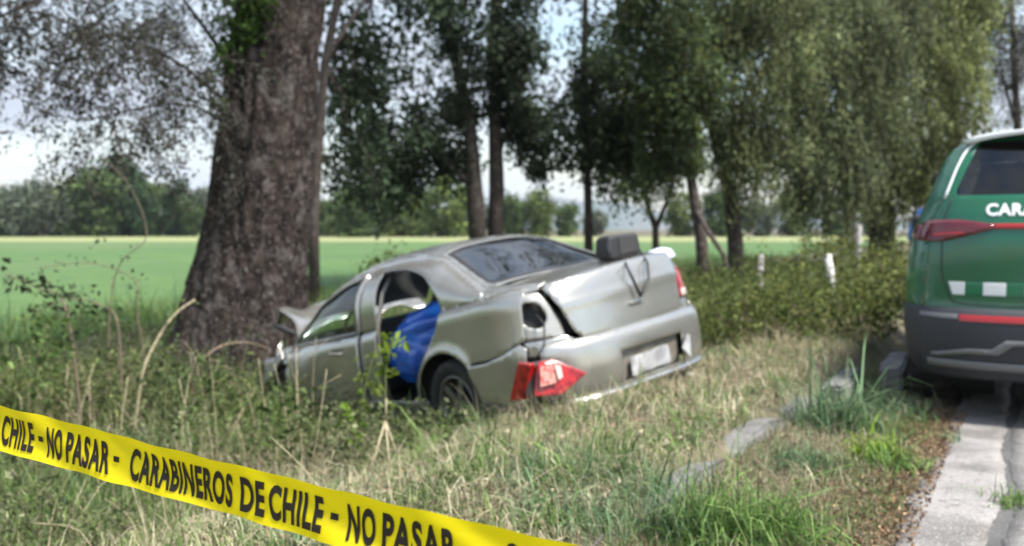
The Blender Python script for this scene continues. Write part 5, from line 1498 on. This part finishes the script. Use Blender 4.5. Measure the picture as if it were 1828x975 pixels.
# strip between kerb and road
n = 13000
xy = scatter_st(n, .42, 1.16, .5, 8, 23, lambda x, y, s, t: near(x, y, s, t) * np.clip((s - .38) / .35, .12, 1))
col = np.where((patchy(xy[:, 0], xy[:, 1], 1.4, 2.0) + rng.normal(0, .2, n) > .45)[:, None], mixcols(n, GREENS, [3, 3, 1, 2, 3], 4), mixcols(n, STRAW, [2, 2, 1, 2], 5))
stuff('gutter_grass', blades('gutter_grass', n, xy, .075, .0050, col, .75, 33), 'blade', 'low patchy grass between the kerb stones and the road')
# fallen leaf litter, reddish brown, along the road edge
n = 9000
xy = scatter_st(n, .30, 1.15, .5, 8, 24, lambda x, y, s, t: near(x, y, s, t) * np.clip(1.15 - np.abs(s - .47) / .35, .10, 1))
C3 = np.stack([xy[:, 0], xy[:, 1], ground_z(xy[:, 0], xy[:, 1]) + .012 + rng.random(n) * .012], 1)
me = leaf_mesh('leaf_litter', C3, .020, (0.26, 0.18, 0.11), .4, .5, 0, 41, hue=((.17, .10, .06), .4))
stuff('leaf_litter', me, 'dry', 'reddish brown leaf litter along the road edge', 'leaf litter')
n = 5000
xy = scatter_st(n, 1.3, 3.4, -1, 8, 25, lambda x, y, s, t: near(x, y, s, t))
C3 = np.stack([xy[:, 0], xy[:, 1], ground_z(xy[:, 0], xy[:, 1]) + .02 + rng.random(n) * .03], 1)
stuff('verge_litter', leaf_mesh('verge_litter', C3, .034, (0.30, 0.22, 0.14), .35, .5, 0, 42, hue=((.42, .36, .26), .4)), 'dry', 'dry leaf scraps scattered through the verge grass', 'leaf litter')
# ditch: taller weedy growth
n = 30000
xy = scatter_st(n, 3.2, 8.6, -1, 16, 26, lambda x, y, s, t: near(x, y, s, t) * np.where((x < .2) | (s > 5.0), 1, .35))
col = np.where((patchy(xy[:, 0], xy[:, 1], .7, .3) + rng.normal(0, .25, n) > .42)[:, None], mixcols(n, GREENS, [3, 3, 2, 3, 1], 6), mixcols(n, STRAW, [3, 3, 1, 2], 7))
stuff('ditch_grass', blades('ditch_grass', n, xy, np.where(xy[:, 0] > -1.75, .17, .31), .0072, col, .62, 34), 'blade', 'tall tangled grass growing in the ditch below the tree')
# ditch leafy ground cover
n = 46000
xy = scatter_st(n, 3.0, 8.4, -1, 15, 27, lambda x, y, s, t: near(x, y, s, t) * (patchy(x, y, .8, 2.2) > .35))
hgt = np.where(xy[:, 0] > -1.75, .30, .55) * rng.random(n) ** 1.2 * (.35 + .9 * patchy(xy[:, 0], xy[:, 1], 1.1, .5))
C3 = np.stack([xy[:, 0], xy[:, 1], ground_z(xy[:, 0], xy[:, 1]) + .02 + hgt], 1)
stuff('ditch_weeds', leaf_mesh('ditch_weeds', C3, .036, (0.12, 0.15, 0.06), .35, .55, 0.0, 43, hue=((.19, .20, .11), .35)), 'leaf', 'low leafy weeds covering the ditch around the car', 'weeds')
# long grass along the field edge and rough growth right of the car
n = 20000
xy = scatter_st(n, 7.6, 12.5, 0, 40, 28, lambda x, y, s, t: np.clip(14 / y, .2, 1))
stuff('field_edge_grass', blades('field_edge_grass', n, xy, .30, .011, mixcols(n, GREENS, [3, 3, 1, 3, 2], 8), .45, 35), 'blade', 'long green grass along the edge of the field')
n = 34000
xy = scatter_st(n, 2.5, 8.0, 6, 40, 29, lambda x, y, s, t: (x > 1.1) * (y > 7.3) * np.clip(9.5 / y, .10, 1))
stuff('rough_grass', blades('rough_grass', n, xy, .42, .011, mixcols(n, [(0.13, .165, .042), (.17, .19, .06), (.10, .135, .036), (.27, .26, .14)], [3, 3, 2, 2], 9), .5, 36), 'blade', 'rough olive green grass between the fence and the road')

n = 9000
xy = scatter_st(n, 1.3, 4.5, 9, 60, 30, lambda x, y, s, t: np.clip(14 / y, .1, 1))
stuff('far_verge_grass', blades('far_verge_grass', n, xy, .20, .014, mixcols(n, GREENS + STRAW, [3, 3, 2, 3, 2, 2, 2, 1, 1], 14), .6, 37), 'blade', 'rough verge grass further along the road beyond the police car')

# --- individual tufts ------------------------------------------------------------
def ground_hit(px, py):
    d = 2.0
    for _ in range(400):
        p = at(px, py, d)
        if p.z <= gz(p.x, p.y): break
        d += .03
    return p.x, p.y
TUFTG = 'separate grass tufts on the verge'
def tuft(px, py, n, h, w, col, lean, spread, label, seed):
    x, y = ground_hit(px, py); z = gz(x, y)
    r_ = np.random.default_rng(seed)
    off = r_.normal(0, spread, (n, 2))
    me = blades('grass_tuft', n, off, h, w, mixcols(n, col, [1] * len(col), seed), lean, seed, base=np.full(n, -.01), curl=.7)
    o = link('grass_tuft', me, 'blade'); o.location = (x, y, z)
    tag(o, label, 'grass tuft', TUFTG)
BR = [(0.11, .21, .045), (.16, .28, .06), (.085, .16, .04), (.22, .30, .10)]; BL_ = [(.11, .19, .09), (.15, .24, .12), (.08, .15, .065), (.22, .28, .15)]
tuft(1285, 968, 380, .22, .007, BR, .75, .085, 'largest bright green grass tuft at the bottom edge of the picture', 51)
tuft(1395, 972, 260, .20, .0068, BR, .85, .07, 'grass tuft at the bottom edge, right of the largest one', 52)
tuft(1215, 972, 220, .20, .005, BL_, .6, .07, 'bluish grass tuft at the bottom edge, left of the largest one', 53)
tuft(1485, 775, 360, .30, .0085, BL_, .60, .11, 'tall bluish green tuft between the kerb and the police car wheel', 54)
tuft(1580, 748, 240, .17, .006, BL_, .6, .12, 'bluish green tuft in front of the police car rear wheel', 55)
tuft(1562, 828, 150, .12, .011, [(.16, .27, .02), (.20, .32, .03)], .6, .045, 'small vivid yellow green tuft near the pale road edge', 56)
tuft(1600, 838, 160, .12, .008, BR, .75, .06, 'dark green tuft right beside the vivid yellow green one', 57)
tuft(1440, 840, 220, .13, .006, BL_, .75, .09, 'low bluish tuft at the foot of the exposed kerb stone', 58)
tuft(985, 850, 380, .12, .0055, BL_, .8, .13, 'spreading bluish green tuft in the middle of the verge', 59)
tuft(1020, 925, 320, .11, .0055, BL_, .85, .12, 'bluish green tuft just above the end of the yellow tape', 60)
tuft(762, 905, 220, .10, .006, [(.05, .10, .02), (.07, .13, .03)], .55, .05, 'compact dark green tuft just above the yellow tape', 61)
tuft(850, 862, 200, .11, .006, BR, .7, .07, 'yellowish green tuft between the tape and the car', 62)
tuft(1140, 880, 260, .12, .005, BL_, .85, .09, 'grey green tuft left of the exposed kerb stone', 63)
tuft(150, 900, 260, .22, .005, BL_, .5, .12, 'bluish grass tuft under the left end of the yellow tape', 64)

tuft(1812, 905, 120, .07, .006, BR, .8, .05, 'small tuft growing in the crack of the road at the right edge', 65)
tuft(1690, 790, 90, .06, .006, BL_, .8, .05, 'small tuft where the road strip meets the leaf litter', 66)

# --- dry stalks, canes and leafy plants ------------------------------------------
mat('stalk', (0.36, 0.31, 0.20), .85, noise=(30, (.24, .20, .12), .45, .65, 3))
mat('cane', (0.16, 0.115, 0.085), .85, noise=(20, (.26, .20, .14), .5, .7, 3))
mat('stem_green', (0.16, 0.19, 0.07), .7)
def cane(name, label, cat, pts, r0, r1, m, group=None, leaves_n=0, lcol=(.09, .12, .05), lsize=.05, seed=1, sp=.04, root=True):
    W_ = [at(*p) for p in pts]
    if root: W_[0].z = gz(W_[0].x, W_[0].y) - .03
    c = curve([tuple(p) for p in W_], 6); B = Vector(c[0])
    t = thing(name, label, cat, B, group=group)
    mb = MB(); n_ = len(c); mb.tube([Vector(p) - B for p in c], [r0 + (r1 - r0) * i / (n_ - 1) for i in range(n_)], seg=6); mb.build('stem', m, t)
    if leaves_n:
        r_ = np.random.default_rng(seed); a = np.array(c) - np.array(B); idx = r_.integers(int(n_ * .3), n_, leaves_n)
        me = leaf_mesh('leaves', a[idx] + r_.normal(0, sp, (leaves_n, 3)), lsize, lcol, .3, .6, .1, seed)
        o = link('leaves', me, 'leaf', t)
    return t
cane('bramble_cane', 'brown arching bramble cane bending over to the car front', 'bramble', [(330, 735, 7.2), (345, 690, 7.2), (362, 645, 7.2), (395, 618, 7.3), (440, 612, 7.5), (478, 622, 7.7)], .016, .007, 'cane', None, 30, seed=71)
cane('bramble_cane', 'pale thick stem slanting up across the foot of the massive trunk', 'bramble', [(232, 745, 6.6), (252, 680, 6.6), (278, 612, 6.7), (312, 562, 6.8), (348, 535, 6.9)], .013, .008, 'stalk', None, 16, seed=72)
cane('bramble_cane', 'dark leafy bramble cane reaching up at the left picture edge', 'bramble', [(150, 640, 6.5), (120, 560, 6.5), (70, 515, 6.5), (10, 490, 6.5)], .010, .005, 'cane', None, 90, (.05, .065, .035), .06, 73, .05)
cane('bramble_cane', 'dark arching cane with leaves against the green field', 'bramble', [(215, 660, 7.0), (212, 590, 7.0), (180, 545, 7.0), (120, 535, 7.0), (60, 560, 6.9)], .009, .004, 'cane', None, 80, (.05, .07, .035), .055, 74, .05)
cane('bramble_cane', 'thin tall twig rising highest above the field left of the trunk', 'bramble', [(190, 650, 7.4), (196, 560, 7.4), (215, 470, 7.4), (262, 420, 7.4), (230, 330, 7.4), (170, 270, 7.4)], .007, .002, 'cane', None, 26, (.06, .07, .045), .04, 75, .04)
cane('bramble_cane', 'thin looping twig in front of the far field', 'bramble', [(275, 640, 7.6), (245, 560, 7.6), (240, 500, 7.6), (160, 470, 7.6), (70, 478, 7.6)], .006, .003, 'cane', None, 40, (.06, .075, .04), .04, 76, .04)
cane('bramble_cane', 'brown cane standing left of the crumpled car wing', 'bramble', [(438, 740, 6.8), (425, 690, 6.9), (405, 655, 6.9), (372, 640, 6.9)], .010, .005, 'cane', None, 40, seed=77)
rr_ = random.Random(5)
STG = 'dry weed stalks in front of the trunk'
for i in range(44):
    px = rr_.uniform(-40, 560); d = rr_.uniform(5.0, 7.6); p = at(px, 600, d); z0 = gz(p.x, p.y); h = rr_.uniform(.32, .80); a = rr_.uniform(-.32, .32)
    q = [Vector((p.x, p.y, z0 - .03)), Vector((p.x + a * h * .4, p.y + rr_.uniform(-.06, .06), z0 + h * .5)), Vector((p.x + a * h + rr_.uniform(-.1, .1), p.y + rr_.uniform(-.15, .15), z0 + h))]
    if car_mask(np.array([p.x]), np.array([p.y]))[0]: continue
    t = thing('dry_stalk', 'one of the thin dry tan weed stalks left of the wrecked car', 'weed stalk', q[0], group=STG)
    c = curve([tuple(v - q[0]) for v in q], 4); mb = MB(); mb.tube(c, [.0065 - .004 * k / (len(c) - 1) for k in range(len(c))], seg=5)
    for k in range(rr_.randrange(1, 4)):
        b = Vector(c[rr_.randrange(3, len(c))]); mb.tube([b, b + Vector((rr_.uniform(-.12, .12), rr_.uniform(-.1, .1), rr_.uniform(.03, .14)))], [.003, .0015], seg=4)
    mb.build('stem', 'stalk', t)
STG2 = 'fine dry stems at the bottom left'
for i in range(40):
    px = rr_.uniform(-20, 620); d = rr_.uniform(3.1, 4.6); p = at(px, 900, d); z0 = gz(p.x, p.y); h = rr_.uniform(.14, .36); a = rr_.uniform(-.9, .9)
    c = [(0, 0, -.02), (a * h * .45, rr_.uniform(-.05, .05), h * .5), (a * h, rr_.uniform(-.1, .1), h * rr_.uniform(.6, 1))]
    mb = MB(); mb.tube(curve(c, 3), .0022, seg=4)
    o = mb.build('dry_straw', 'stalk', None); o.location = (p.x, p.y, z0)
    tag(o, 'one of the fine pale dry stems below the yellow tape at left', 'weed stalk', STG2)
# three pale stems joined at the top in front of the doorway
cs_ = thing('dry_stalk', 'pale dry stalk splitting into three prongs in front of the open doorway', 'weed stalk', at(688, 752, 4.6))
B0 = at(688, 752, 4.6)
for a, b in (((690, 712, 4.6), (688, 752, 4.6)), ((688, 752, 4.6), (655, 860, 4.4)), ((688, 752, 4.6), (697, 850, 4.4)), ((688, 752, 4.6), (712, 820, 4.5))):
    mb = MB(); mb.tube([at(*a) - B0, at(*b) - B0], [.006, .0045], seg=6); mb.build('prong', 'stalk', cs_)
# leafy yellow-green plant in front of the B pillar
def leafy(label, pts, n, seed, lsize=.065, col=(.17, .24, .035), sp=.05, name='leafy_weed'):
    cane(name, label, 'weed', pts, .006, .003, 'stem_green', None, n, col, lsize, seed, sp)
leafy('yellow green leafy plant standing in front of the car door pillar', [(640, 770, 5.0), (648, 720, 5.0), (660, 660, 5.0), (672, 625, 5.0)], 60, 81, .055, (.15, .20, .04), .045)
leafy('bright young leaf sprig in front of the blue tarpaulin', [(690, 770, 5.1), (688, 700, 5.1), (692, 640, 5.1), (706, 600, 5.1)], 26, 82, .075, (.19, .27, .03), .035)
leafy('bright green weed at the bottom of the front door', [(628, 790, 4.9), (625, 760, 4.9), (630, 735, 4.9)], 34, 83, .06, (.14, .23, .03), .04)
leafy('leafy weed below the crumpled front wing', [(498, 800, 5.2), (500, 750, 5.2), (512, 715, 5.2)], 60, 84, .06, (.10, .14, .045), .06)
leafy('leafy weed hiding the front wheel', [(560, 810, 5.1), (560, 775, 5.1), (545, 745, 5.1)], 70, 85, .06, (.10, .13, .05), .07)
leafy('pale leafy weed between the trunk foot and the wing', [(405, 780, 6.0), (400, 710, 6.0), (390, 660, 6.0)], 80, 86, .06, (.11, .15, .05), .07)
leafy('light green leafy weed at the far left edge', [(60, 720, 6.0), (70, 640, 6.0), (85, 580, 6.0)], 90, 87, .07, (.10, .16, .045), .10)
leafy('leafy weed in front of the rear wheel', [(800, 810, 5.0), (802, 775, 5.0), (812, 750, 5.0)], 50, 89, .05, (.10, .14, .045), .06)
leafy('leafy weed just left of the rear wheel', [(745, 810, 5.0), (742, 775, 5.0), (735, 748, 5.0)], 50, 90, .05, (.11, .15, .05), .06)
leafy('round leaved weed in front of the massive trunk', [(300, 780, 5.8), (295, 715, 5.8), (305, 670, 5.8)], 70, 88, .06, (.09, .12, .05), .08)


WG = 'tall weeds round the foot of the massive trunk'
for i, (px, d, h, n_, col, lab) in enumerate([(30, 6.6, .75, 150, (.075, .10, .035), 'tall weed clump at the left picture edge above the tape'), (110, 7.2, .8, 150, (.085, .12, .04), 'tall green weed clump below the far white buildings'), (190, 6.8, .7, 150, (.07, .095, .035), 'tall weed clump left of the pale slanting stem'), (270, 7.4, .75, 160, (.065, .09, .032), 'dark weed clump at the left foot of the massive trunk'), (345, 7.0, .65, 150, (.06, .085, .032), 'dark weed clump in front of the massive trunk'), (420, 7.2, .6, 150, (.075, .105, .036), 'weed clump at the right foot of the massive trunk'), (462, 6.9, .42, 110, (.085, .12, .04), 'weed clump covering the torn front wing')]):
    p_ = at(px, 600, d); x_, y_ = p_.x, p_.y; z_ = gz(x_, y_)
    t_ = thing('weed_clump', lab, 'weeds', (x_, y_, z_), group=WG); col = tuple(c * 1.35 for c in col)
    r_ = np.random.default_rng(300 + i); mb = MB(); LV_ = []
    for k in range(12):
        a_ = r_.uniform(0, 2 * PI); hh = h * r_.uniform(.55, 1.1); o_ = r_.normal(0, .13, 2); ln_ = r_.uniform(.1, .45)
        c_ = curve([(o_[0], o_[1], -.03), (o_[0] + math.cos(a_) * ln_ * hh * .3, o_[1] + math.sin(a_) * ln_ * hh * .3, hh * .55), (o_[0] + math.cos(a_) * ln_ * hh, o_[1] + math.sin(a_) * ln_ * hh, hh)], 5)
        mb.tube(c_, [.005 - .003 * q / (len(c_) - 1) for q in range(len(c_))], seg=4, cap=False)
        C_ = np.array(c_); LV_.append(C_[r_.integers(3, len(c_), n_ // 3)] + r_.normal(0, .045, (n_ // 3, 3)))
    mb.build('stems', 'stem_green', t_)
    link('leaves', leaf_mesh('leaves', np.concatenate(LV_), .048, col, .35, .5, .1, 300 + i, hue=((col[0] * 1.7, col[1] * 1.45, col[2] * 1.3), .3)), 'leaf', t_)

# --- bushes between car and police SUV ---------------------------------------------
def bush(px, py, d, rx, ry, rz, n, col, label, seed, lsize=.055):
    p = at(px, py, d); x, y = p.x, p.y; z = gz(x, y)
    t = thing('bramble_bush', label, 'bush', (x, y, z), group='bramble bushes between the cars')
    P_, cc = clumps(((0, 0, rz * .85), (rx, ry, rz)), 40, n, .13, seed, .35); P_ = P_[P_[:, 2] > .02]
    link('foliage', leaf_mesh('foliage', P_, lsize, col, .38, .55, .05, seed, hue=((col[0] * 1.5, col[1] * 1.3, col[2] * 1.1), .3)), 'leaf', t)
    mb = MB(); r_ = random.Random(seed)
    for k in range(22):
        c = cc[r_.randrange(len(cc))]
        mb.tube(limb_path((r_.uniform(-.15, .15) * rx, r_.uniform(-.15, .15), -.05), tuple(c), 4, .12, k + seed), [.009, .008, .006, .005, .003], seg=4, cap=False)
    mb.build('stems', 'cane', t)
G1 = (.10, .13, .04); G2 = (.13, .155, .048); G3 = (.085, .115, .038)
bush(1310, 560, 9.2, .75, .6, .30, 1500, G1, 'dark bramble bush right beside the car rear lamp', 91)
bush(1420, 560, 9.4, .8, .6, .26, 1500, G2, 'olive bramble bush in the middle between car and police SUV', 92)
bush(1530, 560, 9.8, .85, .7, .28, 1500, G2, 'olive bramble bush nearest the police SUV', 93)
bush(1370, 520, 11.5, 1.0, .8, .40, 1500, G3, 'taller dark bush behind, under the left fence post', 94, .065)
bush(1490, 520, 12.2, 1.1, .8, .36, 1500, G1, 'wide dark bush behind, round the white leaning post', 95, .065)
bush(1600, 520, 12.0, 1.0, .8, .42, 1500, G2, 'olive bush behind, half hidden by the police SUV', 96, .065)
bush(1255, 530, 12.0, 1.0, .8, .36, 1500, G3, 'dark bush behind the right rear corner of the wreck', 97, .065)
bush(1195, 470, 17, 1.2, .9, .55, 3000, G1, 'bush under the V shaped tree behind the boot', 111, .08)
bush(1330, 470, 20, 1.5, .9, .6, 3000, G3, 'bush at the foot of the thick curving trunk', 112, .09)
bush(1450, 470, 21, 1.6, .9, .75, 3000, G2, 'bush behind the fence under the weeping tree', 113, .09)
bush(1545, 460, 23, 1.3, .9, .7, 3000, G3, 'bush at the foot of the stout pale based tree', 114, .09)
bush(950, 460, 19, 1.3, .9, .6, 3000, G3, 'bush behind the car roof beside the forked tree', 115, .08)
bush(745, 470, 19, 1.2, .9, .5, 3000, G1, 'bush behind the car roof left of the forked tree', 116, .08)
bush(1340, 610, 7.9, .60, .45, .26, 1500, G1, 'low bramble patch in front, right of the bumper corner', 98)
bush(1470, 610, 8.2, .70, .45, .26, 1500, G1, 'low bramble patch in front of the kerb end', 99)

# ------------------------------------------------------------------ thin summer haze in the air
def haze_box():
    m = bpy.data.materials.new('haze_air'); m.use_nodes = True
    n = m.node_tree.nodes; n.remove(n['Principled BSDF'])
    v = n.new('ShaderNodeVolumePrincipled'); v.inputs['Color'].default_value = (.80, .89, 1.0, 1); v.inputs['Density'].default_value = .00016; v.inputs['Anisotropy'].default_value = .2
    m.node_tree.links.new(v.outputs['Volume'], n['Material Output'].inputs['Volume'])
    mb = MB(); mb.box((0, 2500, 130), (14000, 6500, 270)); o = mb.build('haze', m)
    tag(o, 'thin pale haze lying over the fields and hills', 'haze', kind='stuff')
haze_box()
